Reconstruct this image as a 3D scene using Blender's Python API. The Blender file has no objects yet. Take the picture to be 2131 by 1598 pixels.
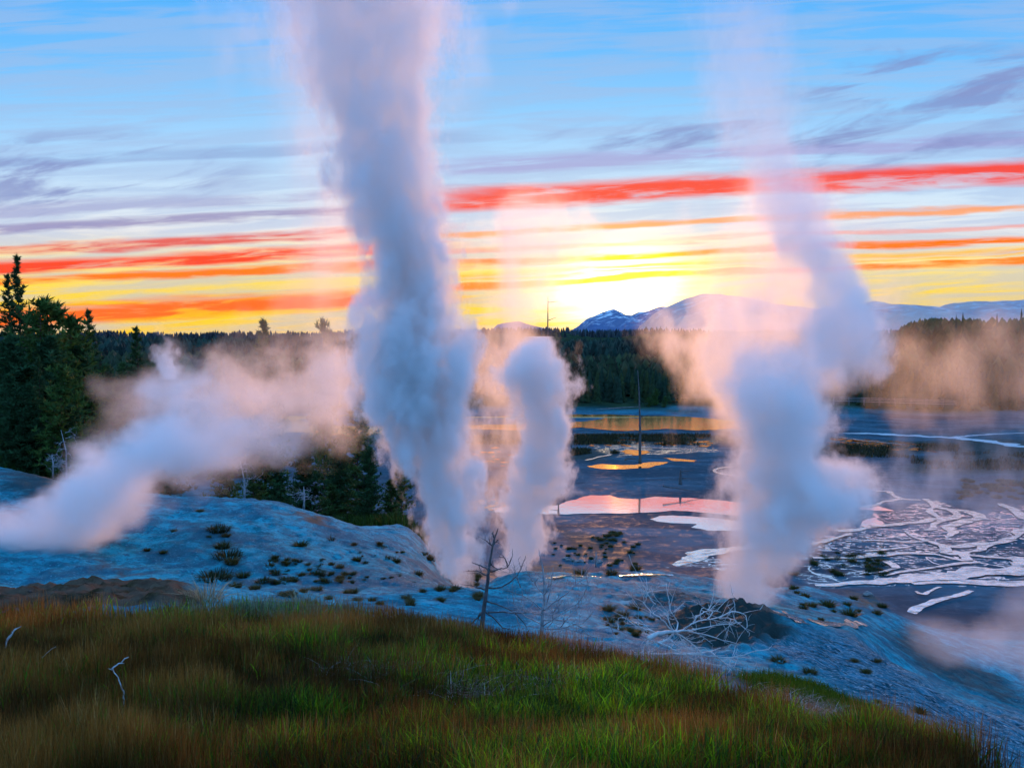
import bpy, math, random
import numpy as np
from mathutils import Vector, noise as mnoise

random.seed(7)
rng = np.random.default_rng(11)
C = bpy.context.scene.collection
scene = bpy.context.scene

# ------------------------------------------------------------------ camera
F = 1773.0                      # focal length in photograph pixels (2131 wide)
CX, CY = 1065.5, 799.0
HOR = 720.0                     # row of the true horizon
H = 20.0                        # eye height above the basin floor
PITCH = math.atan((CY - HOR) / F)
cam_d = bpy.data.cameras.new('camera')
cam_d.sensor_fit = 'HORIZONTAL'
cam_d.sensor_width = 36.0
cam_d.lens = 36.0 * F / 2131.0
cam_d.clip_start = 0.1
cam_d.clip_end = 40000
cam = bpy.data.objects.new('camera', cam_d)
C.objects.link(cam)
cam.location = (0, 0, H)
cam.rotation_euler = (math.pi / 2 - PITCH, 0, 0)
scene.camera = cam


def ray(px, py):
    a, b = (px - CX) / F, (CY - py) / F
    cp, sp = math.cos(PITCH), math.sin(PITCH)
    return Vector((a, cp + b * sp, -sp + b * cp))


def at(px, py, Y):
    d = ray(px, py)
    t = Y / d.y
    return Vector((d.x * t, Y, H + d.z * t))


def uw(px, py):
    """direction of a pixel as (x/y, z/y)"""
    d = ray(px, py)
    return d.x / d.y, d.z / d.y


# ------------------------------------------------------------------ light
def lin(c):
    out = []
    for v in c[:3]:
        v = v / 255.0
        out.append(v / 12.92 if v <= 0.04045 else ((v + 0.055) / 1.055) ** 2.4)
    return (*out, 1.0)


class NT:
    """small helper for node trees"""
    def __init__(self, tree):
        self.t = tree
        self.n = tree.nodes
        self.l = tree.links

    def node(self, kind, **kw):
        nd = self.n.new(kind)
        for k, v in kw.items():
            setattr(nd, k, v)
        return nd

    def put(self, sock, v):
        if isinstance(v, bpy.types.NodeSocket):
            self.l.new(v, sock)
        else:
            sock.default_value = v

    def math(self, op, a, b=None, c=None, clamp=False):
        nd = self.node('ShaderNodeMath', operation=op, use_clamp=clamp)
        self.put(nd.inputs[0], a)
        if b is not None:
            self.put(nd.inputs[1], b)
        if c is not None:
            self.put(nd.inputs[2], c)
        return nd.outputs[0]

    def vmath(self, op, a, b=None):
        nd = self.node('ShaderNodeVectorMath', operation=op)
        self.put(nd.inputs[0], a)
        if b is not None:
            self.put(nd.inputs[1], b)
        return nd.outputs[1] if op == 'LENGTH' else nd.outputs[0]

    def sep(self, v):
        nd = self.node('ShaderNodeSeparateXYZ')
        self.put(nd.inputs[0], v)
        return nd.outputs

    def comb(self, x, y, z):
        nd = self.node('ShaderNodeCombineXYZ')
        for s, v in zip(nd.inputs, (x, y, z)):
            self.put(s, v)
        return nd.outputs[0]

    def ramp(self, fac, stops, interp='LINEAR'):
        nd = self.node('ShaderNodeValToRGB')
        r = nd.color_ramp
        r.interpolation = interp
        stops = sorted(stops, key=lambda s: s[0])
        while len(r.elements) < len(stops):
            r.elements.new(0.5)
        for e, (p, c) in zip(r.elements, stops):
            e.position = min(1, max(0, p))
        for e, (p, c) in zip(r.elements, stops):
            e.color = c if len(c) == 4 else (*c, 1)
        self.put(nd.inputs[0], fac)
        return nd

    def mix(self, fac, a, b, mode='MIX'):
        nd = self.node('ShaderNodeMix', data_type='RGBA', blend_type=mode)
        self.put(nd.inputs[0], fac)
        self.put(nd.inputs[6], a)
        self.put(nd.inputs[7], b)
        return nd.outputs[2]

    def noise(self, vec, scale, detail=2, rough=0.5, dist=0.0, color=False):
        nd = self.node('ShaderNodeTexNoise')
        self.put(nd.inputs['Vector'], vec)
        nd.inputs['Scale'].default_value = scale
        nd.inputs['Detail'].default_value = detail
        nd.inputs['Roughness'].default_value = rough
        nd.inputs['Distortion'].default_value = dist
        return nd.outputs[1 if color else 0]

    def smooth(self, v, lo, hi, a=0.0, b=1.0):
        nd = self.node('ShaderNodeMapRange', interpolation_type='SMOOTHSTEP')
        self.put(nd.inputs[0], v)
        nd.inputs[1].default_value = lo
        nd.inputs[2].default_value = hi
        nd.inputs[3].default_value = a
        nd.inputs[4].default_value = b
        return nd.outputs[0]

    def maprange(self, v, lo, hi, a=0.0, b=1.0):
        nd = self.node('ShaderNodeMapRange')
        self.put(nd.inputs[0], v)
        nd.inputs[1].default_value = lo
        nd.inputs[2].default_value = hi
        nd.inputs[3].default_value = a
        nd.inputs[4].default_value = b
        return nd.outputs[0]


SUN_AZ = math.atan(uw(1300, 600)[0])
SUN_EL = math.atan(uw(1300, 600)[1])


def build_world():
    w = bpy.data.worlds.new('World')
    scene.world = w
    w.use_nodes = True
    t = NT(w.node_tree)
    t.n.clear()
    out = t.node('ShaderNodeOutputWorld')
    bg = t.node('ShaderNodeBackground')
    tc = t.node('ShaderNodeTexCoord')
    d = t.sep(tc.outputs['Generated'])
    yf = t.math('MAXIMUM', d[1], 0.3)
    u = t.math('DIVIDE', d[0], yf)
    wv = t.math('DIVIDE', d[2], yf)
    # rows of the photograph along the elevation: P = 712 - 1773 w ; stored as 0..1 over 712..-900
    def pos(py):
        return (HOR - py) / 1612.0
    hgt = t.math('MULTIPLY', wv, F / 1612.0, clamp=True)
    # warp shared by all the clouds: long thin fibres
    q = t.comb(u, t.math('MULTIPLY', wv, 9.0), 0.0)
    n1 = t.noise(q, 2.6, 4, 0.62, 0.3)
    q2 = t.comb(t.math('ADD', t.math('MULTIPLY', u, 2.4), 7.7), t.math('MULTIPLY', t.math('ADD', wv, t.math('MULTIPLY', u, -0.05)), 34.0), 3.0)
    n2 = t.noise(q2, 2.0, 5, 0.6, 0.5)
    base = t.ramp(hgt, [
        (pos(720), lin((255, 186, 0))), (pos(690), lin((255, 204, 0))), (pos(655), lin((255, 210, 4))),
        (pos(615), lin((255, 214, 34))), (pos(575), lin((255, 222, 96))), (pos(530), lin((250, 228, 168))),
        (pos(480), lin((232, 232, 232))), (pos(420), lin((208, 227, 242))), (pos(330), lin((172, 212, 246))),
        (pos(230), lin((140, 200, 247))), (pos(120), lin((108, 186, 247))), (pos(0), lin((84, 174, 246))),
        (pos(-200), lin((58, 140, 226))), (pos(-500), lin((44, 112, 206))), (pos(-900), lin((36, 96, 190)))]).outputs[0]
    # pale fibres high up
    base = t.mix(t.math('MULTIPLY', t.smooth(n2, 0.36, 0.60), 0.5), base, lin((160, 184, 222)))
    # slanted streak coordinate
    v1 = t.math('ADD', t.math('MULTIPLY', wv, F), t.math('MULTIPLY', u, -0.048 * F))   # px above the horizon, slope removed
    v1 = t.math('ADD', v1, t.math('MULTIPLY', t.math('SUBTRACT', n1, 0.5), 46.0))
    v1 = t.math('ADD', v1, t.math('MULTIPLY', t.math('SUBTRACT', n2, 0.5), 16.0))
    vr = t.maprange(v1, 0, 480)

    def sp(px, py):   # ramp position of a streak passing through this pixel
        a, b = uw(px, py)
        return (b * F - 0.048 * F * a) / 480.0

    def streaks(lst):
        stops = []
        for px, py, half, col, al in lst:
            p, h = sp(px, py), half / 480.0
            stops += [(p - h, (*col[:3], 0.0)), (p - h * 0.45, (*col[:3], al)), (p + h * 0.3, (*col[:3], al)), (p + h, (*col[:3], 0.0))]
        stops.sort(key=lambda s: s[0])
        return t.ramp(vr, stops[:32])
    RED, ORG, YEL, PINK = lin((244, 62, 32)), lin((255, 120, 4)), lin((255, 208, 0)), lin((236, 108, 104))
    PUR = lin((128, 134, 186))
    L = streaks([(400, 640, 25, lin((255, 108, 0)), 1.0), (400, 569, 12, lin((255, 124, 14)), 1.0),
                 (400, 537, 19, lin((250, 74, 34)), 1.0), (400, 500, 14, lin((228, 92, 80)), 0.95),
                 (250, 462, 13, lin((140, 128, 178)), 0.75), (250, 425, 14, lin((160, 160, 202)), 0.6), (200, 330, 16, lin((132, 160, 208)), 0.45)])
    R = streaks([(1300, 397, 30, RED, 0.95), (1300, 560, 11, lin((255, 190, 0)), 0.95), (1900, 548, 12, lin((255, 130, 0)), 1.0),
                 (1900, 505, 11, lin((255, 120, 10)), 1.0), (1900, 476, 7, lin((246, 140, 120)), 0.6),
                 (1300, 470, 9, lin((255, 150, 50)), 0.8), (1900, 300, 18, lin((160, 150, 205)), 0.6), ])
    side = t.smooth(t.math('ADD', u, t.math('MULTIPLY', t.math('SUBTRACT', n1, 0.5), 0.25)), -0.16, -0.02)
    alL = t.math('MULTIPLY', L.outputs[1], t.math('SUBTRACT', 1.0, side))
    n4 = t.noise(t.comb(t.math('MULTIPLY', u, 9.0), t.math('MULTIPLY', t.math('ADD', wv, t.math('MULTIPLY', u, -0.06)), 95.0), 5.0), 1.0, 6, 0.68, 0.5)
    brk = t.smooth(t.math('MULTIPLY_ADD', n4, 0.6, t.math('MULTIPLY', n2, 0.4)), 0.38, 0.52, 0.42, 1.0)
    alL = t.math('MULTIPLY', alL, brk)
    alR = t.math('MULTIPLY', R.outputs[1], side)
    alR = t.math('MULTIPLY', alR, brk)
    col = t.mix(alL, base, L.outputs[0])
    col = t.mix(alR, col, R.outputs[0])
    # loose mauve clouds at the upper left and upper right
    def blob(px, py, rx, ry):
        a, b = uw(px, py)
        du = t.math('MULTIPLY', t.math('SUBTRACT', u, a), F / rx)
        dw = t.math('MULTIPLY', t.math('SUBTRACT', wv, b), F / ry)
        dd = t.math('ADD', t.math('MULTIPLY', du, du), t.math('MULTIPLY', dw, dw))
        return t.smooth(dd, 0.0, 1.0, 1.0, 0.0)
    q3 = t.comb(t.math('MULTIPLY', u, 3.2), t.math('MULTIPLY', t.math('ADD', wv, t.math('MULTIPLY', u, -0.2)), 19.0), 9.0)
    n3 = t.noise(q3, 1.9, 5, 0.6, 0.4)
    m3 = t.math('ADD', blob(170, 370, 420, 120), blob(1960, 175, 420, 100), clamp=True)
    m3 = t.math('ADD', m3, blob(1650, 300, 700, 70), clamp=True)
    a3 = t.math('MULTIPLY', m3, t.smooth(n3, 0.46, 0.66))
    col = t.mix(t.math('MULTIPLY', a3, 0.8), col, lin((126, 136, 190)))
    # the glow where the sun has just gone behind the ridge
    sx, sy = uw(1290, 600)
    du = t.math('MULTIPLY', t.math('SUBTRACT', u, sx), F / 125.0)
    dw = t.math('MULTIPLY', t.math('SUBTRACT', wv, sy), F / 66.0)
    dd = t.math('ADD', t.math('MULTIPLY', du, du), t.math('MULTIPLY', dw, dw))
    glow = t.math('POWER', 2.718, t.math('MULTIPLY', dd, -1.0))
    glow2 = t.math('POWER', 2.718, t.math('MULTIPLY', dd, -0.10))
    gcol = t.comb(t.math('MULTIPLY', glow, 3.4), t.math('MULTIPLY', glow, 3.0), t.math('MULTIPLY', glow, 2.0))
    gcol = t.vmath('ADD', gcol, t.comb(t.math('MULTIPLY', glow2, 0.11), t.math('MULTIPLY', glow2, 0.07), t.math('MULTIPLY', glow2, 0.0)))
    gcol = t.vmath('MULTIPLY', gcol, t.comb(1, 1, t.smooth(alR, 0, 1, 1, 0.05)))
    col = t.vmath('ADD', col, gcol)
    # eastern half of the sky, behind the viewer: blue, boosted past the visible sky as unseen fill light
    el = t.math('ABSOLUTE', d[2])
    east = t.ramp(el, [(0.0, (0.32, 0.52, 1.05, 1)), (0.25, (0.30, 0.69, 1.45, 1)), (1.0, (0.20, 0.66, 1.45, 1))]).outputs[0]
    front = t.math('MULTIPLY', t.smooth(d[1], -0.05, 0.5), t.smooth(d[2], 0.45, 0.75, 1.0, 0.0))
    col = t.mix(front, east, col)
    # dark below the horizon
    col = t.mix(t.smooth(d[2], -0.03, -0.005, 0.0, 1.0), lin((30, 40, 60)), col)
    t.put(bg.inputs[0], col)
    bg.inputs[1].default_value = 1.0
    t.l.new(bg.outputs[0], out.inputs[0])
    w.cycles.sampling_method = 'MANUAL'
    w.cycles.sample_map_resolution = 512


build_world()
sl = bpy.data.lights.new('sun', 'SUN')
sl.energy = 2.2
sl.angle = math.radians(2.0)
sl.color = (1.0, 0.40, 0.10)
sun = bpy.data.objects.new('sun', sl)
C.objects.link(sun)
_sd = Vector((math.sin(SUN_AZ) * math.cos(SUN_EL), math.cos(SUN_AZ) * math.cos(SUN_EL), math.sin(SUN_EL)))
sun.rotation_euler = _sd.to_track_quat('Z', 'Y').to_euler()
sun.location = (0, 0, 60)

vs = scene.view_settings
vs.view_transform = 'Standard'
vs.look = 'None'
vs.exposure = 0.12
vs.gamma = 1.0
cy = scene.cycles
cy.use_denoising = True
cy.use_adaptive_sampling = True
cy.adaptive_threshold = 0.04
cy.max_bounces = 10
cy.diffuse_bounces = 2
cy.glossy_bounces = 3
cy.transmission_bounces = 2
cy.volume_bounces = 5
cy.transparent_max_bounces = 8
cy.volume_step_rate = 1.0
cy.volume_max_steps = 256
cy.sample_clamp_indirect = 6.0

# ------------------------------------------------------------------ helpers
def tag(o, label=None, cat=None, group=None, kind=None):
    if label: o['label'] = label
    if cat: o['category'] = cat
    if group: o['group'] = group
    if kind: o['kind'] = kind
    return o


def mesh_obj(name, verts, faces, mat, parent=None, smooth=False):
    me = bpy.data.meshes.new(name)
    me.from_pydata([tuple(v) for v in verts], [], faces)
    if mat: me.materials.append(mat)
    if smooth: me.polygons.foreach_set('use_smooth', [True] * len(me.polygons))
    me.update()
    o = bpy.data.objects.new(name, me)
    C.objects.link(o)
    if parent is not None: o.parent = parent
    return o


def np_mesh(name, V, Fq, mat, smooth=False, colors=None):
    """V n x 3, Fq m x k (all faces k-sided)"""
    me = bpy.data.meshes.new(name)
    n, (m, k) = len(V), Fq.shape
    me.vertices.add(n)
    me.vertices.foreach_set('co', np.ascontiguousarray(V, dtype=np.float32).ravel())
    me.loops.add(m * k)
    me.loops.foreach_set('vertex_index', np.ascontiguousarray(Fq, dtype=np.int32).ravel())
    me.polygons.add(m)
    me.polygons.foreach_set('loop_start', np.arange(0, m * k, k, dtype=np.int32))
    me.polygons.foreach_set('loop_total', np.full(m, k, dtype=np.int32))
    if smooth: me.polygons.foreach_set('use_smooth', np.ones(m, dtype=bool))
    me.update(calc_edges=True)
    for nm, col in (colors or {}).items():
        a = me.color_attributes.new(nm, 'FLOAT_COLOR', 'POINT')
        a.data.foreach_set('color', np.ascontiguousarray(col, dtype=np.float32).ravel())
    me.materials.append(mat)
    return me


def link_me(name, me, parent=None):
    o = bpy.data.objects.new(name, me)
    C.objects.link(o)
    if parent is not None: o.parent = parent
    return o


def empty(name, loc, rz=0.0):
    o = bpy.data.objects.new(name, None)
    C.objects.link(o)
    o.location = loc
    o.rotation_euler = (0, 0, rz)
    o.empty_display_size = 0.3
    return o


def copy_tree(o, parent=None):
    c = o.copy()
    C.objects.link(c)
    c.parent = parent
    for ch in [k for k in o.children]:
        copy_tree(ch, c)
    return c


def _h(ix, iy, s):
    n = (ix.astype(np.int64) * 374761393 + iy.astype(np.int64) * 668265263 + s * 1442695041) & 0xFFFFFFFF
    n = ((n ^ (n >> 13)) * 1274126177) & 0xFFFFFFFF
    n = n ^ (n >> 16)
    return (n & 0xFFFF) / 65535.0


def vnoise(x, y, s=0):
    x, y = np.asarray(x, float), np.asarray(y, float)
    ix, iy = np.floor(x), np.floor(y)
    fx, fy = x - ix, y - iy
    fx, fy = fx * fx * fx * (fx * (fx * 6 - 15) + 10), fy * fy * fy * (fy * (fy * 6 - 15) + 10)
    ix, iy = ix.astype(np.int64), iy.astype(np.int64)
    a, b = _h(ix, iy, s), _h(ix + 1, iy, s)
    c, d = _h(ix, iy + 1, s), _h(ix + 1, iy + 1, s)
    return (a * (1 - fx) + b * fx) * (1 - fy) + (c * (1 - fx) + d * fx) * fy


def fbm(x, y, oct=4, s=0, g=0.5):
    r, a, tot = 0, 1.0, 0
    for i in range(oct):
        r = r + a * vnoise(x * 2 ** i, y * 2 ** i, s + i * 17)
        tot += a
        a *= g
    return r / tot


def sstep(v, lo, hi):
    q = np.clip((v - lo) / (hi - lo), 0, 1)
    return q * q * (3 - 2 * q)


# ------------------------------------------------------------------ terrain heights
def Z(Y, py):
    return H + Y * uw(CX, py)[1]


# each column: photograph column -> [(distance, ('p', row) or height)]
FARL = [(130, 1.0), (200, 0.2), (260, 1.0), (330, 8), (500, 6), (900, 18), (1500, 20), (2600, 42), (4000, 40), (9000, 0)]
FARM = [(100, 0.0), (196, 0.0), (246, 1.8), (264, 2.3), (305, 4.2), (360, 6.0), (450, 4), (700, 13), (850, 18), (1100, 10), (2600, 54), (4000, 40), (9000, 0)]
FARR = [(100, 0.0), (225, 0.0), (250, 1.0), (285, 8.0), (330, 18), (400, 22), (600, 16), (1500, 20), (2600, 50), (4000, 40), (9000, 0)]
COLS = {
    -900: [(2, 17.2), (5, 16.8), (12, 16.6), (22, 16.0), (40, 16), (60, 14), (100, 8)] + FARL,
    0: [(2, 17.6), (4.9, 'p1598'), (10, 'p1370'), (17, 'p1252'), (19.5, 'p1232'), (20.8, 'p1216'), (22, 'p1222'), (25, 'p1200'), (31, 'p1090'), (38, 'p995'), (44, 'p970'), (50, 12.4), (60, 'p955'), (90, 8.5)] + FARL,
    350: [(2, 17.6), (4.9, 'p1598'), (10, 'p1372'), (17, 'p1252'), (19.5, 'p1230'), (20.8, 'p1214'), (22, 'p1226'), (25, 'p1208'), (28, 'p1160'), (32, 'p1092'), (36, 'p1045'), (40, 'p1028'), (47, 10.6), (62, 7.5), (95, 2)] + FARL,
    560: [(2, 17.6), (4.9, 'p1598'), (10, 'p1378'), (17, 'p1258'), (20, 'p1243'), (25, 'p1220'), (29, 'p1150'), (33, 'p1092'), (36.5, 'p1048'), (39.5, 'p1038'), (47, 10.2), (62, 7.0), (95, 1.5)] + FARL,
    720: [(2, 17.6), (4.9, 'p1598'), (10, 'p1386'), (17, 'p1270'), (21, 'p1246'), (26, 'p1222'), (31, 'p1160'), (35, 'p1108'), (37.5, 'p1085'), (44, 10.4), (60, 'p1075'), (90, 1.5)] + FARM,
    850: [(2, 17.6), (4.9, 'p1598'), (10, 'p1392'), (17, 'p1282'), (22, 'p1248'), (27, 'p1222'), (32, 'p1180'), (37, 'p1130'), (41, 'p1092'), (48, 'p1086'), (60, 'p1080'), (80, 1.5)] + FARM,
    960: [(2, 17.6), (4.9, 'p1598'), (10, 'p1402'), (17, 'p1300'), (22, 'p1256'), (26, 'p1226'), (28, 'p1218'), (31, 10.6), (38, 9.0), (52, 5.0), (75, 0.6)] + FARM,
    1060: [(2, 17.6), (4.9, 'p1598'), (10, 'p1412'), (17, 'p1316'), (22, 'p1266'), (28, 'p1222'), (32, 'p1194'), (34, 'p1190'), (41, 8.4), (55, 3.5), (70, 0.6)] + FARM,
    1250: [(2, 17.6), (4.9, 'p1598'), (10, 'p1430'), (16, 'p1350'), (21, 'p1290'), (27, 'p1236'), (33, 'p1196'), (36, 'p1188'), (42, 8.4), (55, 3.5), (70, 0.5)] + FARM,
    1400: [(2, 17.6), (4.9, 'p1598'), (10, 'p1446'), (14, 'p1394'), (18, 'p1352'), (23, 'p1300'), (29, 'p1238'), (35, 'p1194'), (38, 'p1186'), (46, 6.6), (58, 2.0), (70, 0.2)] + FARM,
    1550: [(2, 17.6), (4.9, 'p1598'), (9, 'p1478'), (13, 'p1420'), (17, 'p1372'), (20.5, 'p1322'), (23, 'p1284'), (24.4, 'p1268'), (28, 'p1262'), (33, 'p1240'), (38, 'p1215'), (46, 6.4), (58, 2.0), (70, 0.2)] + FARM,
    1680: [(2, 17.6), (4.9, 'p1598'), (8.5, 'p1510'), (12, 'p1462'), (16, 'p1408'), (20.5, 'p1340'), (23.5, 'p1298'), (26, 'p1284'), (32, 'p1272'), (38, 'p1240'), (44, 'p1214'), (47, 6.4), (58, 1.4), (68, 0.1)] + FARM,
    1790: [(2, 17.5), (4.9, 'p1598'), (7.5, 'p1548'), (11, 'p1500'), (15, 'p1446'), (19, 'p1386'), (22.5, 'p1340'), (25, 'p1314'), (28, 'p1303'), (33, 'p1292'), (40, 'p1256'), (45, 'p1238'), (57, 1.2), (66, 0.1)] + FARM,
    1900: [(2, 17.5), (4.9, 'p1602'), (7, 'p1574'), (10, 'p1532'), (14, 'p1480'), (18, 'p1428'), (21.5, 'p1390'), (26, 9.6), (33, 'p1352'), (42, 'p1296'), (47, 'p1284'), (55, 1.0), (62, 0.1)] + FARR,
    2010: [(2, 17.4), (4.9, 'p1606'), (7, 'p1592'), (10, 'p1560'), (14, 'p1515'), (18, 'p1466'), (21.5, 'p1432'), (27, 8.6), (35, 'p1372'), (44, 'p1318'), (54, 1.2), (61, 0.1)] + FARR,
    2131: [(2, 17.3), (4.9, 'p1618'), (7, 'p1606'), (10, 'p1580'), (14, 'p1548'), (18, 'p1504'), (21.5, 'p1470'), (28, 7.6), (36, 'p1404'), (44, 'p1346'), (54, 1.2), (61, 0.1)] + FARR,
    2900: [(2, 17), (5, 15.5), (12, 12), (20, 8.5), (35, 3.4), (55, 0.6), (65, 0.1)] + FARR,
}
LY = np.linspace(math.log(2.0), math.log(9000.0), 700)
US, TAB = [], []
for pxc in sorted(COLS):
    pts = []
    for Yc, v in COLS[pxc]:
        if isinstance(v, str):
            # the row belongs to this column, whose ray has the same z/y for every column
            v = Z(Yc, float(v[1:]))
        pts.append((math.log(Yc), v))
    xs, ys = np.array([p[0] for p in pts]), np.array([p[1] for p in pts])
    zz = np.interp(LY, xs, ys)
    k = np.exp(-np.linspace(-2, 2, 13) ** 2); k /= k.sum()
    zs = np.convolve(np.pad(zz, 6, mode='edge'), k, 'valid')
    US.append((pxc - CX) / F)
    TAB.append(zs)
US, TAB = np.array(US), np.array(TAB)
UG = np.linspace(US[0], US[-1], 900)
TG = np.empty((len(UG), len(LY)))
for j in range(len(LY)):
    TG[:, j] = np.interp(UG, US, TAB[:, j])
k = np.exp(-np.linspace(-2, 2, 31) ** 2); k /= k.sum()
TG = np.apply_along_axis(lambda c: np.convolve(np.pad(c, 15, mode='edge'), k, 'valid'), 0, TG)


def height(x, y, fine=True):
    x, y = np.asarray(x, float), np.asarray(y, float)
    ye = np.maximum(y, 4.0)
    u = np.clip(x / ye, UG[0], UG[-1])
    ly = np.clip(np.log(ye), LY[0], LY[-1])
    fu = (u - UG[0]) / (UG[1] - UG[0])
    fl = (ly - LY[0]) / (LY[1] - LY[0])
    iu = np.clip(fu.astype(int), 0, len(UG) - 2); il = np.clip(fl.astype(int), 0, len(LY) - 2)
    au, al = fu - iu, fl - il
    z = (TG[iu, il] * (1 - au) + TG[iu + 1, il] * au) * (1 - al) + (TG[iu, il + 1] * (1 - au) + TG[iu + 1, il + 1] * au) * al
    z = z + np.clip(4.0 - y, 0, 4) * 0.15
    if fine:
        hill = sstep(z, 0.5, 3.0) * sstep(-y, -200, -100)
        z = z + hill * ((fbm(x * 0.35, y * 0.35, 4, 3) - 0.5) * 0.34 + (fbm(x * 1.7, y * 1.7, 3, 9) - 0.5) * 0.10)
        far = sstep(y, 240, 420)
        z = z + far * (fbm(x * 0.008, y * 0.004, 4, 21) - 0.5) * np.clip(y * 0.012, 0, 26)
    return z


def hgt(x, y):
    return float(height(np.array([x]), np.array([y]))[0])


def hit(px, py, ymin=3.0, ymax=400.0):
    d = ray(px, py)
    ys = np.exp(np.linspace(math.log(ymin), math.log(ymax), 1400))
    tt = ys / d.y
    zr = H + d.z * tt
    g = height(d.x * tt, ys)
    below = np.nonzero(zr <= g)[0]
    i = below[0] if len(below) else len(ys) - 1
    Y = ys[i]
    p = at(px, py, Y)
    return Vector((p.x, p.y, g[i]))

# ------------------------------------------------------------------ materials
def new_mat(name):
    m = bpy.data.materials.new(name)
    m.use_nodes = True
    m.node_tree.nodes.clear()
    t = NT(m.node_tree)
    out = t.node('ShaderNodeOutputMaterial')
    return m, t, out


def principled(t, out, color, rough=0.8, spec=0.3, normal=None, metal=0.0):
    b = t.node('ShaderNodeBsdfPrincipled')
    t.put(b.inputs['Base Color'], color)
    t.put(b.inputs['Roughness'], rough)
    t.put(b.inputs['Specular IOR Level'], spec)
    t.put(b.inputs['Metallic'], metal)
    if normal is not None: t.put(b.inputs['Normal'], normal)
    t.l.new(b.outputs[0], out.inputs[0])
    return b


def bump(t, h, strength=0.5, dist=0.05):
    b = t.node('ShaderNodeBump')
    b.inputs['Strength'].default_value = strength
    b.inputs['Distance'].default_value = dist
    t.put(b.inputs['Height'], h)
    return b.outputs[0]


def simple_mat(name, c1, c2, scale=3.0, rough=0.85, spec=0.2, bmp=0.0, detail=4):
    m, t, out = new_mat(name)
    tc = t.node('ShaderNodeTexCoord')
    n = t.noise(tc.outputs['Object'], scale, detail, 0.6)
    col = t.mix(t.smooth(n, 0.32, 0.68), (*c1, 1), (*c2, 1))
    principled(t, out, col, rough, spec, bump(t, n, bmp, 0.03) if bmp else None)
    return m


def attr_mat(name, attr, rough=0.8, spec=0.2, trans=0.0):
    m, t, out = new_mat(name)
    a = t.node('ShaderNodeAttribute', attribute_name=attr)
    b = principled(t, out, a.outputs['Color'], rough, spec)
    if trans > 0:
        tr = t.node('ShaderNodeBsdfTranslucent')
        t.put(tr.inputs[0], a.outputs['Color'])
        mx = t.node('ShaderNodeMixShader')
        mx.inputs[0].default_value = trans
        t.l.new(b.outputs[0], mx.inputs[1]); t.l.new(tr.outputs[0], mx.inputs[2])
        t.l.new(mx.outputs[0], out.inputs[0])
    return m


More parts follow.
